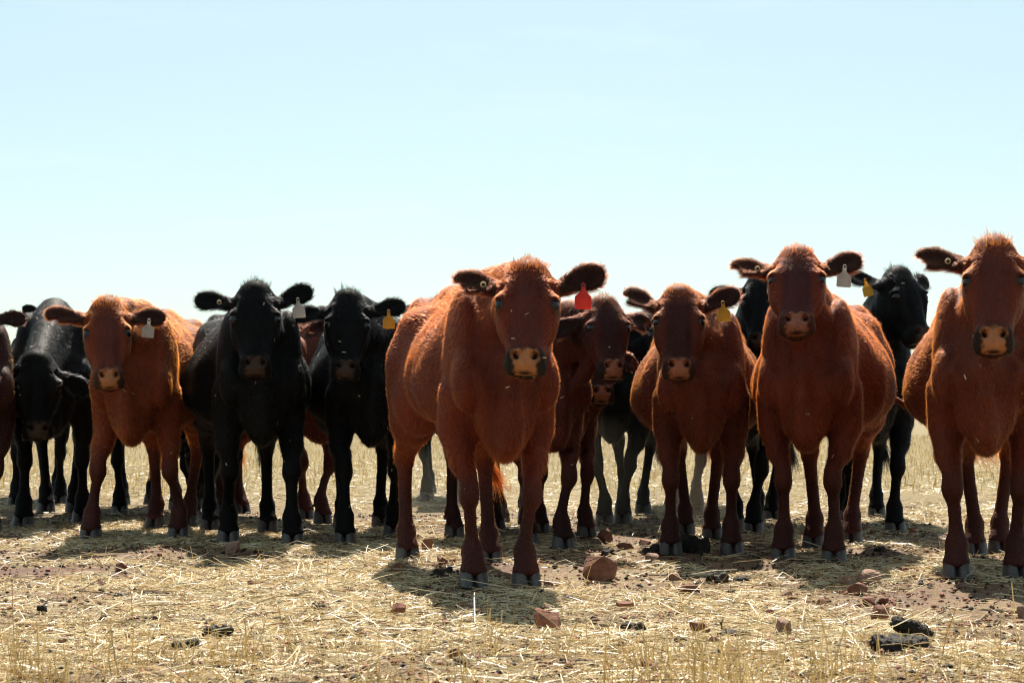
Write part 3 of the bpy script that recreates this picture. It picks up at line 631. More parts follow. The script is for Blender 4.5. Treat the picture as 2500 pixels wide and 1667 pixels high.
def cow(c):
    """one animal: c holds its place in the picture, pose, size and coat"""
    s = c.get('s', 1.05); K = c['coat']; near = c.get('near', 0)
    fo = [gp(*p) for p in c['fore']]; hi = [gp(*p) for p in c['hind']]
    fm = (fo[0] + fo[1]) / 2; hm = (hi[0] + hi[1]) / 2
    b = unit(hm - fm); th = math.atan2(-b[0], b[1]); Wr = rot_z(th)           # local -> world
    Lw = np.linalg.norm(hm - fm) / s; L = min(max(Lw, 1.02), 1.32)
    loc = lambda p: (Wr.T @ (p - fm)) / s
    sh = (L - Lw)
    P = dict(L=L, fore=[tuple(loc(p)[:2] + [0, -.0]) for p in fo], hind=[tuple(loc(p)[:2] + [0, sh]) for p in hi], ears=c['ears'], hs=c.get('hs', 1.0), belly=c.get('belly', 1.0),
             bend=c.get('bend', 0), tail=c.get('tail'), neck=c.get('neck', 1.0), knee=c.get('knee', 0), leg=c.get('leg', 1.0), fw=c.get('fw', 1.0), fl=c.get('fl', 1.0))
    hd = fm[1] - c.get('fwd', .40) * s
    hw = at(*c['head'], hd); pitch, yaw, roll = [math.radians(v) for v in c.get('look', (16, 0, 0))]
    yaw += -math.atan2(hw[0], hw[1]) * c.get('face_cam', 1.0)
    u = vec(0, -math.sin(pitch), -math.cos(pitch)); n = vec(0, -math.cos(pitch), math.sin(pitch))
    Rw = rot_z(yaw) @ rot_y(roll) @ np.stack([vec(1, 0, 0), u, n], 1)
    R = Wr.T @ Rw; P['R'] = R
    P['head'] = loc(hw) - R @ vec(0, .187, -.02) * P['hs']
    step, fine = ((.0145, .0070), (.0175, .0088), (.024, .0135))[c.get('lod', 0 if near else 2)]
    V, Q, rel = sculpt(P, step, fine)
    root = empty('cow', fm + np.array([0, 0, 0]), th); root.scale = (1, 1, 1)
    tag(root, c['label'], 'cow', c.get('group'))
    # colours by region
    hl = (V - P['head']) @ R / P['hs'] / np.array([P['fw'], P['fl'], 1.0]); hx, hu, hn = np.abs(hl[:, 0]), hl[:, 1], hl[:, 2]
    inhead = (hn > -.20) & (hn < .06) & (hu > -.06) & (hu < .50) & (hx < .34)
    ear = inhead & (hx > .118) & (hu < .20) & (hx > .118 + .2 * np.maximum(hu - .10, 0))
    arr = lambda k: np.array(K[k])
    fn0 = np.cross(V[Q[:, 2]] - V[Q[:, 0]], V[Q[:, 3]] - V[Q[:, 1]]); vn0 = np.stack([np.bincount(Q.ravel(), np.repeat(fn0[:, i], 4), len(V)) for i in range(3)], 1); vn0 /= np.linalg.norm(vn0, axis=1, keepdims=True) + 1e-9
    col = np.tile(arr('coat'), (len(V), 1))
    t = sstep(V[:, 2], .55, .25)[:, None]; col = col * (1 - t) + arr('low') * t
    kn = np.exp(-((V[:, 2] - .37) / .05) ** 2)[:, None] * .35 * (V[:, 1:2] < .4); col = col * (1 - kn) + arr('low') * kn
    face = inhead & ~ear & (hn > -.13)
    t = (face * sstep(hx, .085, .04) * sstep(hu, .02, .14))[:, None]; col = col * (1 - t) + arr('face') * t  # darker front of the face; shading against the sky-lit sides painted in
    rim = np.exp(-(((hl[:, 1] - .187) / .032) ** 2 + ((hx - .107) / .024) ** 2))[:, None] * .92 * inhead[:, None]; col = col * (1 - rim) + arr('muz') * rim
    mz = (inhead * (sstep(hu, .355, .395) * sstep(hn, -.125, -.085)))[:, None]
    col = col * (1 - mz) + arr('muz') * mz
    inner = ear & (vn0 @ R[:, 2] > .35); col = np.where(inner[:, None], arr('low') * .8, col)  # ear hollow darkened: its shade is put into the colour
    blot = wob(V, 5.5, c.get('seed', 1))[:, 0] * .16 + wob(V, 17, c.get('seed', 1) * 2)[:, 1] * .10 + wob(V * np.array([1, 1, .35]), 48, 3.)[:, 2] * .08; col = col * (1 + blot)[:, None]
    # nose pad: wide between the nostrils, narrowing to the lip
    halfw = .050 - .008 * sstep(hu, .40, .455)
    mot = .004 * np.sin(V[:, 0] * 140 + V[:, 2] * 90 + c.get('seed', 1)) + .003 * np.sin(V[:, 2] * 230 - V[:, 0] * 170)
    pad = inhead * sstep(hx + mot, halfw + .007, halfw - .008) * sstep(hu + mot, .368, .392) * sstep(hu, .466, .458) * sstep(hn, -.088, -.072)
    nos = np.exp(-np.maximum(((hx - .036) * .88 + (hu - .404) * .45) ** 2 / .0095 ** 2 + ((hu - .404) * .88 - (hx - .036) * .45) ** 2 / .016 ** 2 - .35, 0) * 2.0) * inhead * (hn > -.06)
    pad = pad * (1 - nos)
    spec = .5 + .5 * np.sin(V[:, 0] * 310 + 3 * np.sin(V[:, 2] * 260)) * np.sin(V[:, 2] * 290 + 2 * np.sin(V[:, 0] * 210))
    padc = arr('pad') * (1 - .35 * c.get('dirty', .3) * (spec > .72)[:, None])
    col = col * (1 - pad[:, None]) + padc * pad[:, None]
    col = col * (1 - .93 * nos[:, None])  # nostrils painted near black, standing in for the shade of deep hollows
    # skin relief along the flank and neck
    vn = vn0
    V = V + vn * (rel * .0022)[:, None]
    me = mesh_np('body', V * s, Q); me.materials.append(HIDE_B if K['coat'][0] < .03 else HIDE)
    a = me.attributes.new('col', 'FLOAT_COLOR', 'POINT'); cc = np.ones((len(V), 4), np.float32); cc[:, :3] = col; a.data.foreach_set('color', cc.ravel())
    a = me.attributes.new('wet', 'FLOAT', 'POINT'); a.data.foreach_set('value', pad.astype(np.float32))
    body = link('body', me, None, root)
    # hooves, eyes
    for (fx, fy) in P['fore'] + P['hind']:
        o = link('hoof', HOOF_ME, None, root, (fx * s, fy * s, .0)); o.scale = (s,) * 3; o.rotation_euler = (0, 0, -th * .4 + rng.uniform(-.15, .15))
    H = lambda x, u, n: (P['head'] + R @ (vec(x, u, n) * P['hs'])) * s
    if c.get('eyes', True):
        for sd in (-1, 1):
            o = link('eye', EYE_ME, None, root, H(sd * .0915 * P['fw'], .187 * P['fl'], -.044)); o.scale = (s * P['hs'],) * 3
    # ear tags hang from the ears and face the way the head does
    face_rot = math.atan2(-(R[1, 2] * 0 + (-R[0, 2])), -R[1, 2])
    def earpt(side, a, bb, cc_):
        up, back, tw = P['ears'][0 if side < 0 else 1][:3]; Re = R @ rot_z(-side * up) @ rot_y(side * back) @ rot_x(tw)
        return (P['head'] + R @ (vec(side * .082, .100, -.110) * P['hs']) + Re @ (vec(side * a, bb, cc_) * P['hs'])) * s
    for side, colr, roll_ in c.get('tags', ()):
        o = link('ear_tag', TAG_ME[colr], None, root, earpt(side, .122, .038, .030)); o.scale = (s * 1.0,) * 3
        o.rotation_euler = (math.radians(-6), math.radians(roll_), math.atan2(R[0, 2], -R[1, 2]) + side * .15)
        q = link('stud', STUD_ME, None, o, (0, -.0015, .0005))
    for side in c.get('button', ()):
        o = link('ear_button', RING_ME, None, root, earpt(side, .095, .012, .014)); o.scale = (s * .85,) * 3
        o.rotation_euler = (0, 0, math.atan2(R[0, 2], -R[1, 2]) - side * .35); link('pin', PIN_ME, None, o)
    # coat of hair
    N = c.get('hair', 70000 if near else 9000)
    A = V[Q[:, 0]]; B = V[Q[:, 1]]; Cq = V[Q[:, 2]]; D = V[Q[:, 3]]
    fn = np.cross(Cq - A, D - B); ar = np.linalg.norm(fn, axis=1) + 1e-12; fnn = fn / ar[:, None]
    ctr = (A + B + Cq + D) / 4
    camL = loc(np.array([0, 0, CAM_H])); tc = camL - ctr; tc /= np.linalg.norm(tc, axis=1, keepdims=True)
    facing = (fnn * tc).sum(1)
    vi = Q[:, 0]
    w = ar * np.where(facing > -.45, 1.0, .22) * np.where(inhead[vi], 1.25, 1.0) * np.where(ear[vi], 4.0, 1.0) * np.where(V[vi, 2] < .5, .9, 1.0) * (1 - .985 * pad[vi]) * np.where(mz[vi, 0] > .5, .5, 1)
    w *= 1 - .97 * (np.exp(-(((hl[vi, 1] - .187) / .02) ** 2 + ((hx[vi] - .107) / .018) ** 2)) > .5)
    w /= w.sum()
    pk = rng.choice(len(Q), N, p=w)
    uu, vv = rng.random((2, N, 1)); root_p = (A[pk] * (1 - uu) + B[pk] * uu) * (1 - vv) + (D[pk] * (1 - uu) + Cq[pk] * uu) * vv
    nn = vn[vi[pk]]
    h = (root_p - P['head']) @ R / P['hs'] / np.array([P['fw'], P['fl'], 1.0]); isE = ear[vi[pk]]; isH = inhead[vi[pk]] & ~isE & (h[:, 2] > -.14)
    z = root_p[:, 2]
    flow = np.tile(vec(0, 1, -.55), (N, 1)); leg = sstep(z, .62, .45)[:, None]; flow = flow * (1 - leg) + vec(0, .15, -1) * leg
    nk = ((root_p[:, 1] < .0) & (z > .5))[:, None]; flow = np.where(nk, vec(0, .45, -1.0), flow)
    hf = np.stack([np.sign(h[:, 0]) * np.clip(np.abs(h[:, 0]) * 9, 0, .9), np.where(h[:, 1] < .10, -.35, 1.0), np.zeros(N)], 1) @ R.T
    flow = np.where(isH[:, None], hf, flow); brow = isH & (h[:, 1] > .07) & (h[:, 1] < .16) & (np.abs(h[:, 0]) > .035)
    ef = np.stack([np.sign(h[:, 0]) * 1.0, np.clip((h[:, 1] - .085) * 14, -1.2, 1.2), np.zeros(N)], 1) @ R.T
    flow = np.where(isE[:, None], ef, flow)
    flow = flow + wob(root_p, 9, c.get('seed', 1)) * .35 + wob(root_p, 31, 2.2) * .22 + rng.normal(0, .16, (N, 3))
    tan = flow - nn * (flow * nn).sum(1, keepdims=True); tan /= np.linalg.norm(tan, axis=1, keepdims=True) + 1e-9
    ln = .0115 + .010 * sstep(z, .7, .5) * (z > .45) - .0050 * leg[:, 0] + .008 * sstep(z, 1.0, 1.2) * sstep(root_p[:, 1], -.05, .25)
    ln = np.where(isH, .0055 + .008 * sstep(h[:, 1], .14, .06), ln); ln = np.where(isE, np.where(nn @ R[:, 2] > .55, .008, .021), ln)
    poll = isH & (h[:, 1] < .035 + .03 * rng.random(N)) & (np.abs(h[:, 0]) < .07)
    lift = np.where(isH, .07, np.where(isE, .45, .11)) + np.where(rng.random(N) < .2, rng.uniform(.4, 1.1, N), .1 * rng.random(N)) * np.where(isH, .5, 1.0)
    ln = np.where(brow, .014, ln); lift = np.where(brow, .35 + .3 * rng.random(N), lift); chin = isH & (h[:, 1] > .44) & (h[:, 2] < -.06); ln = np.where(chin, .018, ln)
    ln = ln * rng.uniform(.6, 1.35, N) * c.get('shag', 1.0)
    pl = c.get('poll', .035)
    ln = np.where(poll, .009 + pl * (.6 * rng.random(N) ** 6 + np.clip(wob(root_p, 70, .9)[:, 0], 0, 1) ** 3 * .9), ln)
    up = np.stack([h[:, 0] * 5 + .5 * wob(root_p, 40, 1.0)[:, 0], -np.ones(N), .25 + .6 * wob(root_p, 33, .4)[:, 1]], 1) @ R.T
    tan = np.where(poll[:, None], up / np.linalg.norm(up, axis=1, keepdims=True), tan); lift = np.where(poll, .5, lift)
    d1 = (tan + nn * lift[:, None]); d1 *= (ln / np.linalg.norm(d1, axis=1))[:, None]
    d2 = (tan + nn * (lift * .25)[:, None]); d2 *= (ln / np.linalg.norm(d2, axis=1))[:, None]
    d2 += np.array([0, 0, -.25]) * ln[:, None]
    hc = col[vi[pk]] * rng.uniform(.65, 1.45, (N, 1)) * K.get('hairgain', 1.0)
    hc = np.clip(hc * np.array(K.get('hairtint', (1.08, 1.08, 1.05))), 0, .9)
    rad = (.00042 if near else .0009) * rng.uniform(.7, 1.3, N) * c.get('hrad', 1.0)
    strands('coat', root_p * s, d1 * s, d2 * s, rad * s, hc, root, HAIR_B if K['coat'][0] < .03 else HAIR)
    # bits of chaff and dry mud caught in the coat
    nb = c.get('chaff', 9 if near else 0)
    if nb:
        wv = np.exp(-((V[:, 2] - .38) / .16) ** 2) * (V[:, 1] < .3) + 1.2 * np.exp(-((V[:, 2] - .75) / .13) ** 2) * (V[:, 1] < -.08) * np.exp(-(V[:, 0] / .07) ** 2) + .25 * (face & (hu > .1)) + .02
        iv = rng.choice(len(V), nb, p=wv / wv.sum()); t1 = np.cross(vn[iv], rng.normal(0, 1, (nb, 3))); t1 /= np.linalg.norm(t1, axis=1, keepdims=True); t2 = np.cross(vn[iv], t1)
        la = rng.uniform(.003, .011, (nb, 1)); wa = rng.uniform(.0012, .0028, (nb, 1)); cp = V[iv] + vn[iv] * .007
        VV = np.stack([cp - t1 * la - t2 * wa, cp + t1 * la - t2 * wa * .6, cp + t1 * la + t2 * wa * .6, cp - t1 * la + t2 * wa], 1).reshape(-1, 3) * s
        o = link('chaff', mesh_np('chaff', VV, np.arange(nb * 4).reshape(nb, 4), False), STRAW, root); o['kind'] = 'stuff'
    # switch at the end of the tail
    tp = P['tail'] or [(0, 1.40, 1.10), (.03, 1.455, .85), (.12, 1.43, .58), (.15, 1.41, .47)]
    e0 = vec(tp[-2][0], tp[-2][1] * L / 1.2, tp[-2][2]); e1 = vec(tp[-1][0], tp[-1][1] * L / 1.2, tp[-1][2]); dv = unit(e1 - e0)
    n2 = 420 if near else 250; t = rng.random((n2, 1)) ** .7; rp = e0 + (e1 - e0) * (.2 + .8 * t) + rng.normal(0, .008, (n2, 3))
    dd = dv + rng.normal(0, .16, (n2, 3)) + np.array([0, 0, -.15]); dd *= rng.uniform(.05, .15, (n2, 1)) * c.get('switch', 1.0)
    strands('tail_switch', rp * s, dd * s, (dd + np.array([0, 0, -.05]) + rng.normal(0, .02, (n2, 3))) * s, np.full(n2, .0009 * s), np.clip(np.array(K['coat']) * rng.uniform(.5, 1.2, (n2, 1)) * np.array(K.get('hairtint', (1.2, 1.15, .8))), 0, .9), root)
    return root

BLK.update(hairtint=(1.0, 1.0, 1.05), hairgain=1.0)
HERD = [
 dict(id='A', near=1, lod=0, coat=dict(RED, muz=(0.0121, 0.0083, 0.0072)), s=1.03, fore=[(1155, 1430), (1283, 1432)], hind=[(994, 1366), (1196, 1374)], head=(1286, 744), fwd=.46, look=(17, -2, 1), hs=1.0, leg=.92, hair=120000,
      ears=[(.42, .30, .25, [(.205, .046, .026), (.17, .058, .018)]), (.50, .12, -.05)], tags=[(1, 'red', 2)], button=(-1,), belly=.79, fw=1.0, fl=.97, seed=1.0, poll=.03, tail=[(0, 1.40, 1.10), (.06, 1.47, .80), (.17, 1.45, .58), (.24, 1.42, .46)],
      label='big rust-red cow with a red ear tag, standing in front of all others'),
 dict(id='B', fw=.95, fl=.97, near=1, lod=1, coat=DRED, s=1.02, fore=[(1290, 1326), (1374, 1338)], hind=[(1110, 1312), (1210, 1292)], head=(1489, 801), fwd=.42, look=(20, 14, 0), hair=55000,
      ears=[(-.1, .5, 0), (.2, .5, 0, [(.19, .04, .025)])], seed=2.0, label='dark red cow peering out behind the front cow, its head below the red ear tag'),
 dict(id='C', lod=1, coat=DRED, s=.98, fore=[(1318, 1300), (1430, 1308)], hind=[(1240, 1284), (1300, 1280)], head=(1464, 872), fwd=.42, look=(24, 8, 0), hair=25000, ears=[(-.2, .6, 0), (-.2, .6, 0)], seed=3.0,
      label='dark red cow showing only muzzle, brisket and forelegs under another cow\'s chin'),
 dict(id='D', fw=1.02, fl=1.0, leg=1.0, near=1, lod=0, coat=dict(RED, coat=(0.0859, 0.0179, 0.0104), face=(0.0413, 0.0102, 0.0086), low=(0.0336, 0.0095, 0.0087), pad=(.28, .10, .055), muz=(0.0279, 0.0112, 0.0074)), s=1.03, fore=[(1637, 1351), (1786, 1351)], hind=[(1673, 1302), (1738, 1314)], head=(1658, 784), fwd=.42, look=(17, 0, 0), hair=80000, poll=.022,
      ears=[(.66, .30, .25, [(.20, .045, .024)]), (.52, .10, .1)], tags=[(1, 'yellow', -4)], belly=1.05, seed=4.0, label='red cow with a yellow ear tag, right of the big front cow'),
 dict(id='E', fw=1.04, fl=.93, leg=.95, near=1, lod=0, coat=dict(RED, face=(0.0475, 0.0123, 0.0118), pad=(.26, .10, .067), muz=(0.0465, 0.0149, 0.0087)), s=1.06, fore=[(1913, 1367), (2036, 1372)], hind=[(1980, 1339), (2074, 1328)], head=(1945, 686), fwd=.34, look=(24, 0, 0), hair=90000, poll=.02, dirty=1.0,
      ears=[(.42, .25, .25, [(.20, .045, .026), (.165, .052, .014)]), (.52, .22, 0)], tags=[(1, 'white', 4)], button=(-1,), belly=1.0, switch=2.0, seed=5.0, knee=.02, tail=[(0, 1.40, 1.10), (.16, 1.46, .84), (.42, 1.44, .68), (.58, 1.42, .60)],
      label='red cow with a white ear tag, head held high and tail swung right'),
 dict(id='F', fw=.97, fl=1.04, near=1, lod=0, coat=dict(RED, coat=(0.1044, 0.0213, 0.0110)), s=1.06, fore=[(2335, 1409), (2482, 1411)], hind=[(2379, 1352), (2441, 1346)], head=(2426, 680), fwd=.40, look=(18, 0, 0), hair=100000, poll=.045,
      ears=[(.38, .15, .25, [(.19, .050, .024), (.21, .03, .016)]), (.3, .3, 0)], button=(-1,), belly=1.05, seed=6.0, label='red cow with tousled forelock at the right edge, face cut by the frame'),
 dict(id='K', tail=[(0, 1.40, 1.10), (-.03, 1.455, .85), (-.10, 1.43, .58), (-.12, 1.41, .47)], fw=.98, fl=1.06, leg=1.02, near=1, lod=1, coat=dict(RED, coat=(0.1377, 0.0292, 0.0122), face=(0.0777, 0.0182, 0.0123), muz=(0.0372, 0.0149, 0.0093)), s=1.07, fore=[(223, 1318), (436, 1314)], hind=[(380, 1287), (462, 1283)], head=(262, 806), fwd=.40, look=(17, 0, -2), hair=80000, poll=.03,
      ears=[(.28, .05, .3, [(.17, .055, .022)]), (.24, .28, .1)], tags=[(1, 'white', 6)], belly=.95, seed=7.0, label='light red cow with a white ear tag at the left, one foreleg stepped out'),
 dict(id='O', chaff=26, fw=1.03, fl=1.05, leg=1.12, near=1, lod=1, coat=BLK, s=1.08, fore=[(558, 1323), (714, 1330)], hind=[(520, 1297), (662, 1300)], head=(623, 772), fwd=.42, look=(16, 0, 0), hair=70000, poll=.04,
      ears=[(.32, .30, .15), (.55, .2, 0)], tags=[(1, 'white', -4)], button=(-1,), seed=8.0, label='black cow with a dirty white ear tag, right of the light red cow'),
 dict(id='P', chaff=20, fw=.97, fl=1.04, leg=1.08, near=1, lod=1, coat=BLK, s=1.06, fore=[(842, 1327), (962, 1308)], hind=[(836, 1289), (930, 1285)], head=(848, 788), fwd=.40, look=(16, 0, 2), hair=70000, poll=.055,
      ears=[(.10, .45, .2), (.36, .15, .1)], tags=[(1, 'orange', 0)], seed=9.0, label='black cow with an orange ear tag and shaggy forelock, left of the front cow'),
 dict(id='L', fw=1.06, fl=1.0, near=1, lod=1, coat=dict(BLK, coat=(0.0050, 0.0047, 0.0052)), s=1.15, fore=[(58, 1286), (202, 1276)], hind=[(112, 1250), (182, 1248)], head=(92, 944), fwd=.62, look=(8, 4, 0), hair=50000, poll=.03, shag=1.2,
      ears=[(.12, .2, .1), (-.35, .4, 0)], seed=10.0, label='black cow lowering its head at the far left beside the light red cow'),
 dict(id='G', near=1, lod=1, coat=BLK, s=1.08, fore=[(2078, 1293), (2184, 1300)], hind=[(2060, 1266), (2140, 1262)], head=(2228, 722), fwd=.26, neck=1.15, look=(20, 40, 0), hair=45000, poll=.04, shag=1.3,
      ears=[(.70, .5, .1), (.5, .3, 0)], tags=[(-1, 'yellow', -12)], seed=11.0, label='black cow with a yellow ear tag, head turned away between the two right-hand red cows'),
 dict(id='H', near=1, lod=1, coat=BLK, s=1.04, fore=[(1796, 1290), (1840, 1300)], hind=[(1850, 1264), (1884, 1268)], head=(1858, 738), fwd=.36, look=(16, 0, 0), hair=40000, shag=1.3,
      ears=[(.16, .3, .1), (.2, .3, 0)], seed=12.0, label='black cow mostly hidden behind the high-headed red cow, one ear showing at its left'),
 dict(id='M', lod=2, coat=dict(DRED, coat=(0.0312, 0.0103, 0.0083), face=(.022, .008, .006)), s=1.06, fore=[(-110, 1304), (-20, 1300)], hind=[(-120, 1268), (-50, 1266)], head=(-72, 808), fwd=.40, look=(16, 0, 0), hair=12000, ears=[(.2, .3, .1), (.3, .3, 0)], seed=13.0,
      label='dark red cow cut off by the left edge of the picture'),
 dict(id='N', lod=2, coat=BLK, s=1.12, fore=[(40, 1234), (147, 1230)], hind=[(60, 1205), (140, 1204)], head=(152, 806), fwd=.38, look=(16, 0, 0), hair=9000, shag=1.3, ears=[(.65, .2, .1), (.2, .3, 0)], seed=14.0,
      label='black cow far back, one ear poking up left of the head-lowering cow\'s back'),
 dict(id='R1', lod=2, coat=BLK, s=1.06, fore=[(292, 1257), (380, 1255)], hind=[(300, 1228), (370, 1226)], head=(268, 806), fwd=.38, look=(16, 0, 0), hair=9000, ears=[(.2, .3, .1), (.1, .3, 0)], seed=15.0,
      label='black cow behind the light red cow, legs showing between that cow\'s legs'),
 dict(id='R2', lod=2, coat=BLK, s=1.02, fore=[(470, 1266), (512, 1264)], hind=[(430, 1242), (480, 1240)], head=(497, 1108), fwd=.50, look=(6, 0, 0), hair=14000, poll=.05, shag=1.3, ears=[(-.5, .5, .1), (-.5, .5, 0)], seed=16.0,
      label='black cow with its head down near the straw, left of the first black cow'),
 dict(id='Q', lod=2, coat=dict(RED, coat=(0.0929, 0.0196, 0.0124)), s=1.04, fore=[(745, 1266), (787, 1277)], hind=[(597, 1260), (640, 1257)], head=(872, 800), fwd=.10, look=(20, 20, 0), hair=20000, ears=[(-.3, .6, .1), (-.3, .6, 0)], seed=17.0,
      label='brown-red cow behind the two black cows, red legs showing between them'),
 dict(id='S', lod=2, coat=BLK, s=1.10, fore=[(1042, 1220), (1107, 1226)], hind=[(1050, 1200), (1110, 1200)], head=(1078, 776), fwd=.38, look=(16, 0, 0), hair=9000, ears=[(.16, .3, .1), (.2, .3, 0)], seed=18.0,
      label='far black cow in the dust, legs showing left of the front cow\'s forelegs'),
 dict(id='I', lod=2, coat=dict(BLK, coat=(0.0044, 0.0042, 0.0044)), s=1.05, fore=[(1476, 1280), (1522, 1277)], hind=[(1520, 1254), (1570, 1252)], head=(1630, 815), fwd=.36, look=(18, 0, 0), hair=9000, ears=[(-.3, .5, .1), (-.2, .5, 0)], seed=19.0,
      label='dusty black cow with dark legs showing left of the yellow-tagged red cow'),
 dict(id='J', lod=2, coat=DRED, s=1.05, fore=[(1640, 1250), (1700, 1254)], hind=[(1650, 1228), (1700, 1228)], head=(1670, 830), fwd=.36, look=(18, 0, 0), hair=7000, ears=[(-.3, .5, .1), (-.2, .5, 0)], seed=20.0,
      label='far brown cow, one dusty leg showing between the yellow-tagged cow\'s legs'),
]
for c_ in HERD: cow(c_)
print('herd', round(time.time() - T0, 1))
# ================================================================ stones, clods and dung
def rock_material(name, a, b, c):
    m = M(name); n = m.noise(14, 5, .65); n2 = m.noise(90, 4, .7); oi = m.node('ShaderNodeObjectInfo')
    k = m.ramp(n, [(.28, a), (.5, b), (.75, c)])
    k = m.mix(.5, k, m.ramp(n2, [(.25, (.5, .48, .46)), (.7, (1.25, 1.22, 1.2))]), 'MULTIPLY')
    k = m.mix(.6, k, m.ramp(oi.outputs['Random'], [(0, (.62, .6, .6)), (1, (1.3, 1.25, 1.2))]), 'MULTIPLY')
    m.set(Base_Color=k, Roughness=.82, Specular_IOR_Level=.3); m.bump(n2, .7, .006); return m.m
ROCK = rock_material('red_sandstone', (0.098, 0.039, 0.026), (0.203, 0.086, 0.054), (0.300, 0.165, 0.112))
PALE = rock_material('pinkish_stone', (0.150, 0.079, 0.060), (0.270, 0.165, 0.124), (0.375, 0.270, 0.210))
DUNG = rock_material('dried_dung', (0.007, 0.006, 0.005), (0.021, 0.016, 0.013), (0.064, 0.049, 0.036))
def rock_mesh(w, h, seed, sharp=1.0, n=15, block=0.0):
    """an angular broken stone: hull of a few points, edges worn, faces pitted"""
    r = np.random.default_rng(seed); p = r.normal(0, 1, (n, 3)); p /= np.linalg.norm(p, axis=1, keepdims=True)
    p = np.sign(p) * np.abs(p) ** (1 - .55 * block); p /= np.abs(p).max(0)
    p *= r.uniform(.78, 1.0, (n, 1)); p *= np.array([w / 2, w / 2 * r.uniform(.6, .95), h * .62])
    bm = bmesh.new(); [bm.verts.new(q) for q in p]
    res = bmesh.ops.convex_hull(bm, input=bm.verts); bmesh.ops.delete(bm, geom=[g_ for g_ in res['geom_interior'] if isinstance(g_, bmesh.types.BMVert)], context='VERTS')
    bmesh.ops.bevel(bm, geom=list(bm.edges), offset=min(w, h) * .07 / sharp, segments=1, affect='EDGES', clamp_overlap=True)
    for v in bm.verts: v.co = Vector([min(max(c_, -l_), l_) for c_, l_ in zip(v.co, np.abs(p).max(0))])
    bmesh.ops.triangulate(bm, faces=bm.faces); bmesh.ops.subdivide_edges(bm, edges=bm.edges, cuts=1, use_grid_fill=True)
    bm.normal_update(); ph = r.uniform(0, 6)
    for v in bm.verts:
        k = math.sin(v.co.x * 5 / w + ph) + math.sin(v.co.y * 6 / w + ph * 2) + math.sin(v.co.z * 6 / h + 3 * ph) + r.normal(0, .5); v.co += v.normal * k * min(w, h) * .016
    lo = min(v.co.z for v in bm.verts)
    for v in bm.verts: v.co.z -= lo + h * .06
    me = bpy.data.meshes.new('stone'); bm.to_mesh(me); bm.free(); return me
def lump_mesh(w, h, seed, rough=1.0):
    """a crumbly lump of dung: lobed, cracked mass"""
    r = np.random.default_rng(seed); st = max(w / 34, .0035); F = Field(np.arange(-w * .75, w * .75, st), np.arange(-w * .6, w * .6, st), np.arange(-h * .5, h * 1.5, st))
    flat = w > 2.3 * h
    for i in range(30 if flat else int(9 + 5 * rough)):
        c = (r.uniform(-.40, .40) * w, r.uniform(-.28, .28) * w, r.uniform(.0, .50) * h); q = r.uniform(.05, .14) if flat else r.uniform(.12, .27)
        F.ell(c, (q * w, q * w * .8, (q * 3.2 if flat else q * 1.6) * h), rot_z(r.uniform(0, 3)) @ rot_y(r.normal(0, .3)), .012 * w / .1)
    V, Q = F.mesh(1); V = V + wob(V, 26 / w, seed) * w * .022 * rough + wob(V, 80 / w, seed * 1.3) * w * .016 * rough
    return mesh_np('dung', V, Q, smooth=False)
def put(x, y): p = gp(x, y); p[2] = float(height(np.array([p[0]]), np.array([p[1]]))[0]); return p
def stone(x, y, w, h, label, mat=None, seed=0, block=0., sharp=1.0, rz=None):
    d = CAM_H * FPX / (y - HORIZON); W, Hh = w / FPX * d * 1.0, h / FPX * d * 1.05
    p = put(x, y); p[1] += W * .35; p[0] *= p[1] / (p[1] - W * .35)
    o = link('stone', rock_mesh(W, Hh, seed, sharp, block=block), mat or ROCK, None, p); o.rotation_euler = (0, 0, 0 if rz is None else rz); return tag(o, label, 'stone', 'stones lying in the straw')
def dung(x, y, w, h, label, seed=0, rough=1.0):
    d = CAM_H * FPX / (y - HORIZON); W, Hh = w / FPX * d, h / FPX * d
    p = put(x, y); p[1] += W * .3; p[0] *= p[1] / (p[1] - W * .3)
    o = link('dung_lump', lump_mesh(W, Hh, seed, rough), DUNG, None, p); return tag(o, label, 'dung', 'dung lumps lying in the straw')
for i, (x, y, w, h, lb, mt, bl, sp) in enumerate(S): stone(x, y, w, h, lb, ROCK if mt == 'R' else PALE, 100 + i, bl, sp)
for i, (x, y, w, h, lb) in enumerate(DL): dung(x, y, w, h, lb, 300 + i)
def log_dung():
    d = gp(2215, 1545)[1]; k = d / FPX; F = Field(np.arange(-.10, .10, .0035), np.arange(-.07, .07, .0035), np.arange(-.03, .10, .0035))
    F.chain([(vec(-.055, 0, .058), .026), (vec(-.01, -.01, .045), .030), (vec(.06, -.03, .018), .022)], .01)
    for i in range(5): F.ell((-.06 + .028 * i, rng.uniform(-.02, .0), .06 - .009 * i), (.02, .028, .028), k=.012)
    V, Q = F.mesh(1); V = V + wob(V, 130, 3.) * .0042 + wob(V, 380, 1.) * .0026
    p = put(2225, 1552); o = link('dung_lump', mesh_np('dung', V * .8, Q, False), DUNG, None, p); tag(o, 'log-like dung roll lying on the broken heap at the lower right', 'dung', 'dung lumps lying in the straw')
log_dung()
# upright twig
F = Field(np.arange(-.03, .03, .0018), np.arange(-.02, .02, .0018), np.arange(-.01, .09, .0018))
F.chain([(vec(0, 0, -.01), .0042), (vec(.003, 0, .03), .0036), (vec(-.002, 0, .055), .003), (vec(.006, 0, .075), .0026)], .004); F.cone((.001, 0, .05), (-.010, .002, .062), .0026, .0018, .003)
V, Q = F.mesh(1); m = M('twig_bark'); m.set(Base_Color=(.035, .02, .014), Roughness=.8)
tag(link('twig', mesh_np('twig', V * .7, Q), m.m, None, put(1762, 1540)), 'short dark twig sticking up beside the long brown stone', 'twig')
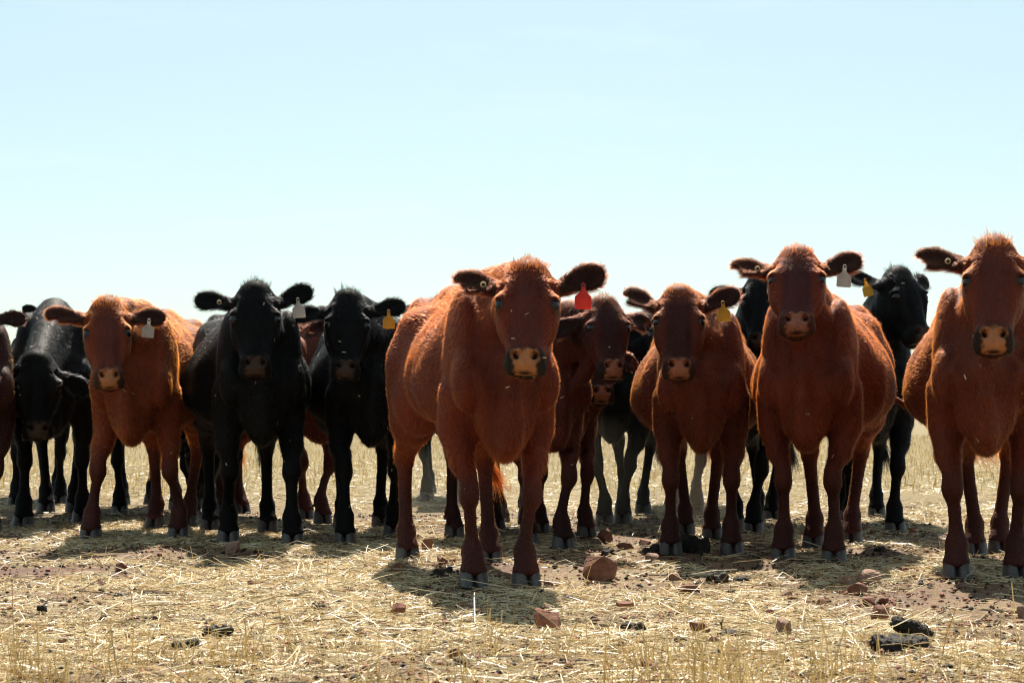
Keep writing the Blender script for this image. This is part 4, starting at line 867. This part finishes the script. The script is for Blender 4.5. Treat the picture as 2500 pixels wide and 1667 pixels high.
# loose grit and crumbs, too many to count
def grit(n, seed):
    r = np.random.default_rng(seed); y = 4.0 + 8 * r.random(n) ** 1.2; x = r.uniform(-1, 1, n) * (y * .32 + .2); sz = r.uniform(.003, .011, n) * r.uniform(.5, 1.9, n)
    base = np.array([(1, 0, 0), (-1, 0, 0), (0, 1, 0), (0, -1, 0), (0, 0, .8), (0, 0, -.4)]); V = base[None] * r.uniform(.55, 1.2, (n, 6, 1)); a = r.uniform(0, 6.28, n)
    c, s_ = np.cos(a)[:, None], np.sin(a)[:, None]; V = np.stack([V[..., 0] * c - V[..., 1] * s_, V[..., 0] * s_ + V[..., 1] * c, V[..., 2]], 2) * sz[:, None, None]
    V[..., 0] += x[:, None]; V[..., 1] += y[:, None]; V[..., 2] += (height(x, y) + .006)[:, None]
    T = np.array([(0, 2, 4), (2, 1, 4), (1, 3, 4), (3, 0, 4), (2, 0, 5), (1, 2, 5), (3, 1, 5), (0, 3, 5)])
    return mesh_np('grit', V.reshape(-1, 3), (np.arange(n)[:, None, None] * 6 + T[None]).reshape(-1, 3), False)
tag(link('grit', grit(9000, 5), ROCK), 'red grit and crumbs of soil among the straw', 'gravel', kind='stuff')
tag(link('dung_crumbs', grit(6000, 6), DUNG), 'dark dung crumbs scattered in the straw', 'dung crumbs', kind='stuff')
# dust kicked up among the legs behind the front cow
def dust(loc, r, dens):
    bm = bmesh.new(); bmesh.ops.create_uvsphere(bm, u_segments=32, v_segments=16, radius=1.0); me = bpy.data.meshes.new('dust'); bm.to_mesh(me); bm.free()
    mt = bpy.data.materials.new('dust'); mt.use_nodes = True; n = mt.node_tree.nodes; n.remove(n['Principled BSDF']); v = n.new('ShaderNodeVolumePrincipled')
    v.inputs['Color'].default_value = (.86, .74, .56, 1); v.inputs['Density'].default_value = dens; v.inputs['Anisotropy'].default_value = .3
    mt.node_tree.links.new(v.outputs[0], n['Material Output'].inputs['Volume']); me.materials.append(mt)
    o = link('dust', me, None, None, loc); o.scale = r; return tag(o, kind='stuff')
dust((.66, 10.4, .10), (.75, .62, .62), .045)
dust((-.35, 12.6, .05), (1.0, .9, .45), .045)
print('stones', round(time.time() - T0, 1))
